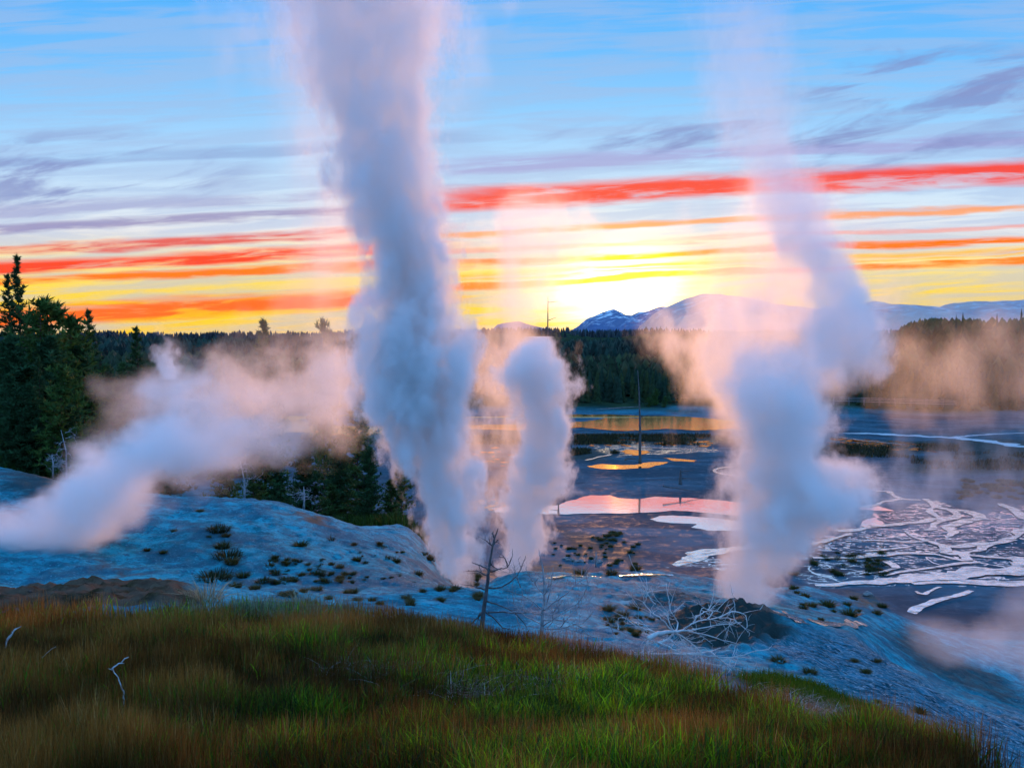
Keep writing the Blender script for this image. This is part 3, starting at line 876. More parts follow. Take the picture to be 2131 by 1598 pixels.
def build_water():
    r = random.Random(5)
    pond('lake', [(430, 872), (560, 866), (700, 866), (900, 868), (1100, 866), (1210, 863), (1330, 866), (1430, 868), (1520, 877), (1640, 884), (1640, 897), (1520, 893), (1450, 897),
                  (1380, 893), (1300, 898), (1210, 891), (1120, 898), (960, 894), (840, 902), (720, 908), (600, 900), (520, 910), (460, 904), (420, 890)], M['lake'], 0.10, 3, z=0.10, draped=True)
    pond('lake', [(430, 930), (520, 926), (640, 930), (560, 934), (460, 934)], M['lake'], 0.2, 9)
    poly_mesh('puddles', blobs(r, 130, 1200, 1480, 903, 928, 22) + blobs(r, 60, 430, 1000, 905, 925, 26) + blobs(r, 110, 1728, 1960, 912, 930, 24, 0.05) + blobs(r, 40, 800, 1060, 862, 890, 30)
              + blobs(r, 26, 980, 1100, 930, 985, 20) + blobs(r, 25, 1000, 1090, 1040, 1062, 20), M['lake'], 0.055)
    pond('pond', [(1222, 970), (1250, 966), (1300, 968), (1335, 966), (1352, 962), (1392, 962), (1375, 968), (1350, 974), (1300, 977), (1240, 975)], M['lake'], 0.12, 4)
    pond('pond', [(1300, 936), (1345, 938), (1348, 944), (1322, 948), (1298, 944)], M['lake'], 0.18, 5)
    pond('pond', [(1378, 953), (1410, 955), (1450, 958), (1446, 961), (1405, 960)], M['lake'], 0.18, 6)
    pond('pond', [(1020, 1058), (1100, 1052), (1160, 1052), (1178, 1044), (1215, 1034), (1228, 1031), (1270, 1031), (1288, 1037), (1330, 1039), (1362, 1034), (1410, 1036), (1480, 1040),
                  (1560, 1050), (1640, 1052), (1700, 1062), (1600, 1076), (1530, 1073), (1450, 1066), (1400, 1063), (1300, 1069), (1180, 1071), (1100, 1070), (1030, 1066)], M['pond'], 0.08, 7)
    pond('pond', [(1352, 1081), (1372, 1074), (1400, 1073), (1440, 1075), (1540, 1086), (1640, 1094), (1640, 1112), (1540, 1111), (1470, 1104), (1438, 1098), (1450, 1091), (1400, 1089), (1368, 1086)], M['pond'], 0.08, 8)
    pond('pond', [(1790, 1054), (1812, 1050), (1830, 1054), (1862, 1064), (1820, 1063), (1790, 1060)], M['pond'], 0.1, 18)
    pond('pond', [(2039, 1278), (2064, 1273), (2093, 1277), (2113, 1291), (2075, 1299), (2046, 1291)], M['pond'], 0.1, 10)
    pond('pond', [(1818, 1068), (1838, 1088), (1826, 1098), (1800, 1098)], M['pond'], 0.2, 10)
    k = 0.35
    ribbons('stream', [
        ([(1270, 930), (1330, 931), (1400, 934), (1480, 937)], [1.2, 1.6, 1.2, 1.0]),
        ([(1220, 958), (1262, 948), (1290, 944)], [0.8, 1.0, 0.5]),
        ([(1545, 970), (1505, 974), (1487, 980), (1510, 988), (1540, 992)], [0.7, 1.0, 1.0, 0.9, 0.7]),
        ([(1730, 908), (1800, 917), (1880, 925), (1960, 929)], [1.2, 1.6, 1.0, 0.8]),
        ([(1740, 1008), (1773, 1014), (1805, 1019), (1834, 1023), (1848, 1023), (1859, 1032), (1880, 1039), (1916, 1041)], [.5, .6, .6, 1.0, 1.2, .8, 1.1, .6]),
        ([(1880, 1039), (1845, 1043), (1820, 1052), (1790, 1056)], [1.0, .9, 1.0, 1.4]),
        ([(1927, 1039), (1941, 1050), (1970, 1060), (2012, 1066), (2030, 1076), (2002, 1089), (1977, 1100), (1984, 1114), (1975, 1124)], [.9, 1.4, 1.6, 1.8, 1.9, 2.0, 1.8, 1.3, 1.0]),
        ([(1955, 1052), (1936, 1066), (1957, 1080), (1942, 1098), (1920, 1104)], [.8, .9, 1.1, 1.0, .8]),
        ([(1975, 1062), (1992, 1074), (1960, 1086)], [.9, 1.2, .9]),
        ([(2026, 1078), (2058, 1082)], [1.0, .3]),
        ([(1813, 1097), (1870, 1093), (1925, 1086), (1950, 1080)], [.9, 1.2, 1.4, 1.0]),
        ([(1740, 1106), (1766, 1104), (1810, 1098)], [1.2, 1.6, .9]),
        ([(2080, 1049), (2102, 1060), (2131, 1077), (2180, 1100)], [1.1, 1.5, 1.8, 1.8]),
        ([(1884, 1106), (1905, 1118), (1934, 1128), (1963, 1137), (2007, 1138), (2057, 1132), (2093, 1125), (2131, 1107), (2180, 1090)], [.5, .8, 1.0, 1.2, 1.4, 1.2, 1.2, 1.5, 1.5]),
        ([(1963, 1137), (1970, 1152), (2003, 1152), (2057, 1138), (2110, 1124)], [1.0, 1.6, 1.8, 1.2, .8]),
        ([(2003, 1152), (2014, 1168), (1985, 1165), (1950, 1156)], [1.3, 1.5, 1.2, .8]),
        ([(2007, 1156), (2057, 1161), (2131, 1165), (2200, 1168)], [.6, 1.0, 1.4, 1.4]),
        ([(1690, 1161), (1768, 1163), (1822, 1157), (1876, 1154), (1949, 1154)], [.9, 1.2, 1.2, 1.4, 1.2]),
        ([(1760, 1128), (1830, 1126), (1880, 1130), (1930, 1128)], [.4, .6, .6, .4]),
        ([(1800, 1148), (1850, 1146), (1900, 1138)], [.3, .8, .3]),
        ([(1843, 1170), (1865, 1183), (1840, 1192), (1790, 1196)], [.9, 1.3, .8, .5]),
        ([(1695, 1219), (1745, 1220), (1800, 1216), (1876, 1209), (1985, 1199), (2057, 1190), (2131, 1181), (2230, 1170)], [.8, 1.3, 1.6, 2.2, 3.2, 3.8, 4.4, 5]),
        ([(1900, 1218), (1985, 1214), (2057, 1212), (2131, 1214), (2230, 1216)], [.8, 1.8, 2.6, 3.4, 3.4]),
        ([(1840, 1200), (1920, 1186), (1990, 1176), (2040, 1172)], [.4, .6, .8, .6]),
        ([(1905, 1291), (1902, 1275), (1927, 1262), (1963, 1248), (1992, 1242), (2020, 1232)], [.9, 1.0, .8, .9, .8, .5]),
        ([(1370, 1181), (1406, 1178), (1442, 1167), (1489, 1150), (1530, 1143), (1640, 1140), (1700, 1132), (1770, 1112)], [.6, 1.1, 2.4, 3.0, 2.6, 1.6, 1.0, .8]),
        ([(1960, 1225), (1925, 1240), (1905, 1234)], [.5, .8, .5]),
    ], M['stream'], 0.06)
    poly_mesh('puddles', blobs(r, 60, 1700, 1850, 1118, 1200, 18) + blobs(r, 40, 1690, 1800, 1190, 1225, 16) + blobs(r, 60, 1760, 1990, 1060, 1160, 12) + blobs(r, 170, 1690, 2140, 1118, 1232, 15) + blobs(r, 60, 1990, 2140, 1070, 1120, 12), M['stream'], 0.05)
    ribbons('river', [([(1600, 893), (1720, 899), (1850, 905), (2000, 913), (2131, 929), (2260, 946)], [3.4, 4.4, 4.2, 4.2, 5.5, 5.5]),
                      ([(1985, 911), (2060, 904), (2131, 902), (2250, 900)], [1.8, 1.5, 1.5, 1.3])], M['sky_white'], 0.06)
    # water standing on the sinter mounds
    ribbons('runoff', [
        ([(1700, 1298), (1745, 1299), (1800, 1299)], [.5, .8, .4]),
        ([(1592, 1268), (1640, 1280), (1690, 1304)], [.7, 1.3, .5]),
        ([(1630, 1274), (1650, 1284), (1668, 1300)], [.15, .4, .3]),
        ([(1140, 1206), (1200, 1200), (1250, 1203)], [.15, .35, .15]),
        ([(1290, 1200), (1350, 1198), (1400, 1199)], [.1, .3, .12]),
        ([(1307, 1298), (1330, 1300), (1350, 1306)], [.18, .4, .2]),
        ([(0, 1228), (25, 1227)], [.3, .3]),
    ], M['stream'], 0.03, draped=True)


build_water()

# ------------------------------------------------------------------ mountains on the skyline
def mountain_mat(name, c1, c2, snow):
    m, t, out = new_mat(name)
    g = t.node('ShaderNodeNewGeometry')
    P = g.outputs['Position']
    n = t.noise(P, 0.0022, 6, 0.65)
    n2 = t.noise(t.vmath('MULTIPLY', P, t.comb(1, 1, 2.2)), 0.009, 5, 0.65)
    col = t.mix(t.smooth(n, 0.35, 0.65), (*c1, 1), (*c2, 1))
    if snow > 0:
        zz = t.sep(P)[2]
        hi = t.smooth(zz, 180, 330)
        col = t.mix(t.math('MULTIPLY', hi, t.smooth(n2, 0.50, 0.60, 0, snow)), col, (0.75, 0.78, 0.82, 1))
    principled(t, out, col, 0.95, 0.05, bump(t, n2, 0.8, 60))
    return m


def mountain(name, prof, Yc, depth, mat, seed, rugged):
    """prof: (photo column, row) of the skyline; a ridge with slopes in front and behind"""
    us = np.array([(p[0] - CX) / F for p in prof]); zs = np.array([Z(Yc, p[1]) for p in prof])
    U = np.linspace(us[0], us[-1], 420)
    crest = np.interp(U, us, zs)
    k = np.exp(-np.linspace(-2, 2, 9) ** 2); k /= k.sum()
    crest = np.convolve(np.pad(crest, 4, mode='edge'), k, 'valid')
    rows = np.linspace(-1, 1, 70)
    Yg = Yc + rows * depth
    X = U[None, :] * Yc * np.ones((70, 1))
    Yy = np.repeat(Yg[:, None], len(U), 1)
    prof_c = 1 - np.abs(rows) ** 1.15
    rid = 1 - np.abs(fbm(X * 0.0016, Yy * 0.0012, 5, seed) * 2 - 1)
    Zm = -20 + (crest[None, :] + 20) * prof_c[:, None] + (rid - 0.75) * rugged * (np.abs(rows)[:, None] ** 0.5) * 1.6
    Zm += (fbm(X * 0.012, Yy * 0.012, 3, seed + 4) - 0.5) * rugged * 0.12
    V = np.stack([X, Yy, Zm], -1).reshape(-1, 3)
    idx = np.arange(70 * len(U)).reshape(70, len(U))
    Fq = np.stack([idx[:-1, :-1], idx[:-1, 1:], idx[1:, 1:], idx[1:, :-1]], -1).reshape(-1, 4)
    return tag(link_me(name, np_mesh(name, V, Fq, mat, True)), kind='structure')


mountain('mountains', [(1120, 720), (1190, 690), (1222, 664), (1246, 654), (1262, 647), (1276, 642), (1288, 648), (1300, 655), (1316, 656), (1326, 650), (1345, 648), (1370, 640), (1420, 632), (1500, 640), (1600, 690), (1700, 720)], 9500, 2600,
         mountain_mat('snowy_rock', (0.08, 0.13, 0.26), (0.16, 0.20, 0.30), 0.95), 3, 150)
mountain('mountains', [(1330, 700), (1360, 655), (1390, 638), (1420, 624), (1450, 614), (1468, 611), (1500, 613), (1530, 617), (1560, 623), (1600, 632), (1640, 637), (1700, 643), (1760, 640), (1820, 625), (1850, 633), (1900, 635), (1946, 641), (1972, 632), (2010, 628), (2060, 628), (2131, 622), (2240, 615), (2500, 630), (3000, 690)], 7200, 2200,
         mountain_mat('far_rock', (0.55, 0.34, 0.34), (0.68, 0.44, 0.38), 0.35), 8, 110)  # pale warm rock colour has the distance haze painted in
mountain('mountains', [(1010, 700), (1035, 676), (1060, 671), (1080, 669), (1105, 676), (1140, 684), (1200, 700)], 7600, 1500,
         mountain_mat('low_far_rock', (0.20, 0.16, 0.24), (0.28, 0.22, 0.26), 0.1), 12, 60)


# ------------------------------------------------------------------ conifers
def tube(path, radii, sides=6):
    """verts, faces of a tapering tube along a path"""
    V, Fc = [], []
    n = len(path)
    prev = Vector((1, 0, 0))
    for i, p in enumerate(path):
        d = (path[min(i + 1, n - 1)] - path[max(i - 1, 0)])
        d = d.normalized() if d.length > 1e-9 else Vector((0, 0, 1))
        a = prev - d * prev.dot(d)
        if a.length < 1e-4: a = Vector((0, 1, 0)) - d * d.y
        a.normalize(); prev = a
        b = d.cross(a)
        for k in range(sides):
            ang = 6.28318 * k / sides
            V.append(p + (a * math.cos(ang) + b * math.sin(ang)) * radii[i])
    for i in range(n - 1):
        for k in range(sides):
            k2 = (k + 1) % sides
            Fc.append((i * sides + k, i * sides + k2, (i + 1) * sides + k2, (i + 1) * sides + k))
    Fc.append(tuple(range(sides - 1, -1, -1)))
    Fc.append(tuple((n - 1) * sides + k for k in range(sides)))
    return V, Fc


def conifer_crown(h, rad, seed, nb, tufts, base=0.08, droop=-0.15, tuftlen=0.34, open_=0.0, shape=1.0):
    """needle tufts along whorled branches: arrays of triangles with a tint per vertex"""
    g = np.random.default_rng(seed)
    T, COL, BR = [], [], []
    for b in range(nb):
        f = (b + g.uniform(0, 1)) / nb
        f = base + (1 - base) * f
        zb = h * f
        if g.uniform() < open_: continue
        az = g.uniform(0, 6.283)
        L = rad * ((1 - f) ** shape * 1.0 + 0.05) * g.uniform(0.55, 1.15)
        if f < 0.25: L *= 0.75 + f
        rise = droop + 0.9 * f * 0.6
        pts = []
        m = max(3, int(tufts * L / rad) + 2)
        tint = g.uniform(0.7, 1.3)
        for i in range(m + 1):
            s = i / m
            r = L * s
            z = zb + L * (rise * s + 0.25 * s * s)
            pts.append(np.array([math.cos(az) * r, math.sin(az) * r, z]))
        BR.append((pts[0], pts[-1], L))
        for i in range(1, m + 1):
            c0 = pts[i]
            for side in range(2 if i < m else 1):
                c = c0 + g.normal(0, 0.10 * L, 3) * np.array([1, 1, 0.45])
                up = 0.55 if i == m else 0.25
                for q in range(7):
                    d = g.normal(0, 1, 3); d[2] = abs(d[2]) * 0.7 + up - 0.3
                    d /= np.linalg.norm(d)
                    w = np.cross(d, g.normal(0, 1, 3)); w /= np.linalg.norm(w) + 1e-6
                    tl = tuftlen * g.uniform(0.6, 1.2)
                    T += [c - w * tl * 0.17, c + w * tl * 0.17, c + d * tl]
                    COL += [tint * g.uniform(0.75, 1.25)] * 3
    # leader
    for i in range(26):
        c = np.array([0, 0, h * (1 - 0.06 * g.uniform(0, 1))])
        d = g.normal(0, 0.45, 3); d[2] = abs(d[2]) + 0.5; d /= np.linalg.norm(d)
        w = np.cross(d, g.normal(0, 1, 3)); w /= np.linalg.norm(w)
        T += [c - w * tuftlen * .12, c + w * tuftlen * .12, c + d * tuftlen]
        COL += [1.0] * 3
    return np.array(T), np.array(COL), BR


def crown_mesh(T, COL, rgb):
    V = T; Fq = np.arange(len(V)).reshape(-1, 3)
    c = np.array(rgb)[None, :] * COL[:, None]
    col = np.concatenate([c, np.ones((len(c), 1))], 1)
    return np_mesh('crown', V, Fq, M['needle'], False, {'tint': col})


def conifer(h, rad, seed, nb=70, tufts=7, rgb=(0.03, 0.06, 0.025), **kw):
    T, COL, BR = conifer_crown(h, rad, seed, nb, tufts, **kw)
    root = empty('pine_tree', (0, 0, 0))
    g = random.Random(seed)
    tr = []
    n = 9
    for i in range(n):
        s = i / (n - 1)
        tr.append(Vector((g.uniform(-.05, .05) * s, g.uniform(-.05, .05) * s, h * s * 0.985 - (0.4 if i == 0 else 0))))
    V, Fc = tube(tr, [0.016 * h * (1 - 0.94 * i / (n - 1)) for i in range(n)], 7)
    for p0, p1, L in BR:
        a, b = Vector(p0), Vector(p1)
        v2, f2 = tube([a, a.lerp(b, .5) + Vector((0, 0, -0.03 * L)), b], [0.012 * L + 0.012, 0.01 * L + 0.006, 0.006], 4)
        o = len(V); V += v2; Fc += [tuple(k + o for k in f) for f in f2]
    mesh_obj('trunk', V, Fc, M['bark'], root, True)
    link_me('crown', crown_mesh(T, COL, rgb), root)
    return root


def delete_tree(o):
    for c in list(o.children): delete_tree(c)
    bpy.data.objects.remove(o)


PROTOS = []
def proto(*a, **k):
    p = conifer(*a, **k); PROTOS.append(p); return p


spire = proto(14, 2.1, 1, nb=96, tufts=9, tuftlen=0.36, shape=0.85, rgb=(0.036, 0.085, 0.028))
spire2 = proto(12, 2.4, 2, nb=96, tufts=9, tuftlen=0.40, shape=0.8, open_=0.15, rgb=(0.050, 0.095, 0.026))
bushy = proto(8, 2.8, 3, nb=64, tufts=9, tuftlen=0.42, shape=0.6, base=0.04, rgb=(0.055, 0.110, 0.022))
dense = proto(10, 3.0, 4, nb=150, tufts=10, tuftlen=0.45, shape=0.7, base=0.02, rgb=(0.032, 0.085, 0.030))
sapling = proto(3.0, 1.1, 5, nb=46, tufts=6, tuftlen=0.26, shape=0.7, base=0.02, rgb=(0.045, 0.085, 0.020))
_used = set()


def place_tree(src, loc, scale, rz, label, group=None, cat='pine tree', sxy=1.0):
    if src.name in _used:
        o = copy_tree(src)
    else:
        o = src; _used.add(src.name)
    o.location = loc
    o.scale = (scale * sxy, scale * sxy, scale)
    o.rotation_euler = (random.uniform(-.03, .03), random.uniform(-.03, .03), rz)
    return tag(o, label, cat, group)


def stand(src, px, top, Y, label, group=None, sxy=1.0, hmul=1.0, rz=None):
    """a tree whose tip shows at (px, top) and which stands on the ground at distance Y"""
    p = at(px, top, Y)
    zb = hgt(p.x, p.y)
    h0 = {spire: 14, spire2: 12, bushy: 8, dense: 10, sapling: 3}[src]
    return place_tree(src, (p.x, p.y, zb - 0.1), (p.z - zb + 0.1) / h0 / 1.02, random.uniform(0, 6.28) if rz is None else rz, label, group, sxy=sxy)


GL = 'pines on the left hillside'
stand(spire, 44, 526, 58, 'tallest pine with a pointed top against the yellow sky at the left', GL, 0.80)
stand(spire, 20, 566, 60, 'second tallest narrow pine just left of the tallest pine', GL, 0.78)
stand(spire2, -8, 590, 56, 'pine cut by the left edge of the picture, lit sky showing through', GL, 0.9)
stand(bushy, 108, 634, 57, 'rounded bushy pine right of the tallest pine, sky glinting through', GL, 0.85)
stand(bushy, 72, 622, 54, 'ragged pine in front of the foot of the tallest pine', GL, 0.8)
stand(bushy, 138, 660, 60, 'low round pine crown between the tall pines and the slim young pine', GL, 0.9)
stand(spire, 194, 640, 70, 'slim young pine with a pale tip above the horizon, left of the drifting steam', GL, 0.85)
stand(spire, 290, 676, 92, 'lone pointed pine further back, left of the small steam curl', GL, 0.95)
stand(dense, 30, 700, 52, 'dark dense pine low at the left edge', GL, 0.9)
stand(dense, 98, 700, 53, 'dark dense pine under the rounded crown', GL, 0.95)
stand(dense, 160, 720, 60, 'dark pine below the slim young pine', GL, 0.9)
stand(spire, 84, 740, 50, 'dark narrow pine with bluish needles near the green slope', GL, 0.85)
stand(dense, 216, 760, 78, 'dark low pine at the right end of the left grove', GL, 0.85)
stand(dense, -60, 660, 54, 'big dark pine beyond the left edge of the grove', GL, 0.9)
stand(spire2, 256, 750, 88, 'small dark pine beside the lone pointed pine', GL, 1.0)
stand(dense, 330, 764, 96, 'squat dark pine behind the small steam curl', GL, 1.0)
stand(spire, 358, 740, 110, 'dark pine half hidden by the top of the left steam cloud', GL, 1.0)
stand(spire2, 400, 770, 120, 'dark pine behind the left steam cloud, under the blue plateau', GL, 1.1)
for i, (px, top, Y) in enumerate([(130, 760, 49), (20, 780, 48.5), (180, 800, 64), (60, 800, 49), (236, 800, 70), (150, 830, 56), (-30, 760, 50), (110, 840, 50)]):
    stand(dense if i % 2 else bushy, px, top, Y, ['bushy pine low at the right side of the left grove, nearest the slope', 'squat pine by the left edge just above the bare slope', 'dark pine low at the right end of the left grove, beside the steam', 'short pine standing before the middle of the left grove', 'dark pine touching the upper edge of the left steam cloud', 'small dark pine in the gap between the grove and the steam', 'pine cut by the left edge below the tallest pines', 'lowest front pine of the left grove above the leafless tree'][i], 'low pines in the shadow of the left grove', 0.85)
stand(spire2, 554, 660, 118, 'tall pine tip over the plateau, left of two seen through orange steam', 'lone pine tips above the orange steam', 0.8)
stand(bushy, 672, 667, 112, 'ragged pine tip over the plateau beside the main steam column', 'lone pine tips above the orange steam', 0.42)
GM = 'pines behind the pale mound'
stand(bushy, 552, 838, 66, 'open pine with lake light between its branches, behind the pale mound', GM, 1.0)
stand(bushy, 474, 856, 70, 'pine behind the steam at the left end of the glittering lake', GM, 0.7)
stand(dense, 640, 905, 58, 'dark dense pine directly behind the crest of the pale mound', GM, 0.95)
stand(bushy, 742, 850, 64, 'pine with glittering water behind it, left of the main steam column', GM, 1.0)
stand(dense, 706, 916, 57, 'dark pine between the mound crest and the main steam column', GM, 0.9)
stand(dense, 580, 950, 50, 'short dark pine low behind the mound crest', GM, 0.85)
stand(dense, 768, 930, 56, 'dark pine right beside the foot of the main steam column', GM, 0.9)
stand(sapling, 815, 1000, 54, 'small green sapling at the edge of the main steam column', GM, 1.1)
stand(sapling, 690, 1010, 50, 'small sapling standing before the dark pines behind the mound', GM, 1.2)
stand(bushy, 835, 960, 62, 'pine half hidden by the main steam column', GM, 0.9)
stand(spire2, 525, 905, 60, 'slender pine with bluish bark beside the open pine', GM, 0.8)
# on the far shore
GF = 'low pines on the far shore'
stand(bushy, 1366, 808, 256, 'round dark pine standing alone on the far shore beside the boardwalk', GF, 1.2)
stand(bushy, 1350, 826, 252, 'low dark bush-like pine left of the round pine on the far shore', GF, 1.5)
stand(bushy, 1384, 824, 250, 'low dark pine right of the round pine on the far shore', GF, 1.3)


# simple far conifers: a jagged layered crown and a trunk
def far_crown(h, r, seed, tiers=7, k=9):
    g = random.Random(seed)
    V, Fc = [], []
    for i in range(tiers):
        f = i / tiers
        z0 = h * (0.06 + 0.94 * f); z1 = min(h, z0 + h * 1.9 / tiers)
        rr = r * (1 - f) ** 0.75 + 0.10
        b = len(V)
        V.append((0, 0, z1))
        off = g.uniform(0, 6.28)
        for j in range(k):
            a = off + 6.283 * j / k + g.uniform(-.2, .2)
            q = rr * (g.uniform(0.75, 1.15) if j % 2 else g.uniform(0.35, 0.6))
            V.append((math.cos(a) * q, math.sin(a) * q, z0 + g.uniform(-.04, .04) * h - (0.03 * h if j % 2 else 0)))
        for j in range(k):
            Fc.append((b, b + 1 + j, b + 1 + (j + 1) % k))
    return V, Fc


def far_proto(h, r, seed, rgb):
    V, Fc = far_crown(h, r, seed)
    root = empty('pine_tree', (0, 0, 0))
    V = np.array(V)
    col = np.tile(np.array([*rgb, 1.0]), (len(V), 1)); col[:, :3] *= np.random.default_rng(seed).uniform(.7, 1.3, (len(V), 1))
    me = np_mesh('crown', V, np.array(Fc), M['needle'], False, {'tint': col})
    link_me('crown', me, root)
    v2, f2 = tube([Vector((0, 0, -.3)), Vector((0, 0, h * .5)), Vector((0, 0, h * .9))], [0.16, 0.1, 0.04], 5)
    mesh_obj('trunk', v2, f2, M['bark'], root)
    return root


FP = [far_proto(9, 1.7, 50 + i, c) for i, c in enumerate([(0.020, 0.042, 0.022), (0.030, 0.055, 0.020), (0.040, 0.058, 0.018), (0.022, 0.050, 0.028)])]
_fu = [False] * 4


def far_tree(x, y, s, label, group):
    i = random.randrange(4)
    if _fu[i]: o = copy_tree(FP[i])
    else: o = FP[i]; _fu[i] = True
    o.location = (x, y, hgt(x, y) - 0.1)
    o.scale = (s * random.uniform(.85, 1.2),) * 2 + (s,)
    o.rotation_euler = (0, 0, random.uniform(0, 6.28))
    tag(o, label, 'pine tree', group)
    return o


r_ = random.Random(99)
for i in range(110):
    px = r_.uniform(1175, 1440); Y = r_.uniform(262, 285)
    x = (px - CX) / F * Y
    far_tree(x, Y, r_.uniform(0.55, 1.25), 'dark pine in the front row of the far forest between the two steam columns', 'front row pines of the far forest, middle')
for i in range(120):
    px = r_.uniform(1790, 2200); Y = r_.uniform(248, 268)
    x = (px - CX) / F * Y
    far_tree(x, Y, r_.uniform(0.7, 1.35), 'pine at the foot of the hazy forest slope right of the right steam column', 'front row pines of the far forest, right')
for px, top in ((1990, 652), (2004, 648), (2075, 650), (2126, 640)):
    Y = r_.uniform(300, 325)
    p = at(px, top, Y)
    h_ = p.z - hgt(p.x, p.y)
    o = far_tree(p.x, p.y, max(0.5, h_ / 9), 'tall pine tip standing out over the hazy forest ridge at the right', 'pine tips on the right ridge')
    o.scale = (0.8, 0.8, max(.5, h_ / 9))


def forest(name, n, Ya, Yb, ua, ub, hs, seed, rgb, tiers=4, k=6, rows=None):
    g = np.random.default_rng(seed)
    Y = np.exp(g.uniform(math.log(Ya), math.log(Yb), n)); U = g.uniform(ua, ub, n)
    X = U * Y
    Zb = height(X, Y)
    base = []
    for s in range(5):
        V, Fc = far_crown(1.0, 0.19, seed * 10 + s, tiers, k)
        base.append((np.array(V), np.array(Fc)))
    VV, FF, CC = [], [], []
    off = 0
    patch = fbm(X * 0.02, Y * 0.01, 3, seed)
    for i in range(n):
        V, Fc = base[i % 5]
        h = hs * g.uniform(0.6, 1.3)
        a = g.uniform(0, 6.28)
        ca, sa = math.cos(a), math.sin(a)
        w = h * g.uniform(.9, 1.35)
        P = np.stack([(V[:, 0] * ca - V[:, 1] * sa) * w + X[i], (V[:, 0] * sa + V[:, 1] * ca) * w + Y[i], V[:, 2] * h + Zb[i]], -1)
        VV.append(P); FF.append(Fc + off); off += len(V)
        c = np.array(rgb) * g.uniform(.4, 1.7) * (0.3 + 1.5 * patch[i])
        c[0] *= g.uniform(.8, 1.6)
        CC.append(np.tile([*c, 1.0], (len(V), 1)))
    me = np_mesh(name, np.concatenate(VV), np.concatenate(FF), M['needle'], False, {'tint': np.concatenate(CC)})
    o = link_me(name, me)
    return tag(o, kind='stuff')


forest('forest', 3800, 284, 460, -0.75, 0.34, 9.0, 3, (0.028, 0.050, 0.020))
forest('forest', 3600, 266, 460, 0.34, 0.80, 9.5, 4, (0.048, 0.062, 0.018))
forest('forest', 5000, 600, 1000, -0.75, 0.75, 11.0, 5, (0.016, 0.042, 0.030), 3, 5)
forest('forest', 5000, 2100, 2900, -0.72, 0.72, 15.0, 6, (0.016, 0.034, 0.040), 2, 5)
forest('forest', 500, 120, 230, -0.75, -0.30, 8.0, 7, (0.020, 0.040, 0.022))


# ------------------------------------------------------------------ dead trees
def px_path(pts, Y, dj=0.0, seed=0):
    r = random.Random(seed)
    out = []
    w = 0
    for i, p in enumerate(pts):
        w += r.uniform(-dj, dj) if i else 0
        out.append(at(p[0], p[1], Y + w + (p[2] if len(p) > 2 else 0)))
    return out


def refine(path, n=3, wob=0.012, seed=0):
    r = random.Random(seed)
    out = []
    for i in range(len(path) - 1):
        p0, a, b, p3 = path[max(i - 1, 0)], path[i], path[i + 1], path[min(i + 2, len(path) - 1)]
        for k in range(n):
            s = k / n
            q = 0.5 * ((2 * a) + (b - p0) * s + (2 * p0 - 5 * a + 4 * b - p3) * s * s + (3 * a - p0 - 3 * b + p3) * s ** 3)
            out.append(q + Vector((r.uniform(-wob, wob), r.uniform(-wob, wob), r.uniform(-wob, wob))))
    out.append(path[-1])
    return out


def twigs(path, V, Fc, r0, n, length, seed, level=0):
    r = random.Random(seed)
    for k in range(n):
        i = r.randint(max(1, len(path) // 4), len(path) - 1)
        a = path[i]
        d = (path[i] - path[i - 1]).normalized()
        side = Vector((r.uniform(-1, 1), r.uniform(-1, 1), r.uniform(-.5, 1.0))).normalized()
        d2 = (d * 0.7 + side).normalized()
        L = length * r.uniform(.4, 1.1)
        bend = Vector((r.uniform(-1, 1), r.uniform(-1, 1), r.uniform(-.6, .8))) * 0.35
        pts = [a]
        for s in range(1, 5):
            pts.append(a + (d2 * s / 4 + bend * (s / 4) ** 2) * L)
        v2, f2 = tube(pts, [r0 * (1 - .2 * s) * .9 + .0012 for s in range(5)], 4)
        o = len(V); V += v2; Fc += [tuple(q + o for q in f) for f in f2]
        if level > 0: twigs(pts, V, Fc, r0 * .6, 2, L * .55, seed * 7 + k, level - 1)


def dead_tree(name, trunks, branches, Y, label, cat, group=None, mat=None, r_trunk=0.05, r_branch=0.02, tw=4, twl=0.3, seed=1, dj=0.10, root_px=None):
    mat = mat or M['dead']
    root_px = root_px or trunks[0][0]
    base = at(root_px[0], root_px[1], Y)
    root = empty(name, base)
    def rel(P): return [p - base for p in P]
    for i, t_ in enumerate(trunks):
        P = refine(rel(px_path(t_, Y, dj * .4, seed + i)), 4, 0.008, seed + i)
        n = len(P)
        rt = r_trunk if i == 0 else r_trunk * .6
        V, Fc = tube(P, [rt * (1 - 0.86 * (k / (n - 1)) ** .8) for k in range(n)], 8)
        mesh_obj('trunk', V, Fc, mat, root, True)
    for i, b_ in enumerate(branches):
        P = refine(rel(px_path(b_, Y, dj, seed + 50 + i)), 4, 0.010, seed + 90 + i)
        n = len(P)
        V, Fc = tube(P, [r_branch * (1 - 0.8 * k / (n - 1)) + .002 for k in range(n)], 5)
        twigs(P, V, Fc, r_branch * .35, tw, twl, seed * 13 + i, 1)
        mesh_obj('branch', V, Fc, mat, root, True)
    return tag(root, label, cat, group)


def z5(l): return [(700 + a * .3617, 1020 + b * .3617) for a, b in l]
def z6(l): return [(1370 + a * .3617, 1020 + b * .3617) for a, b in l]


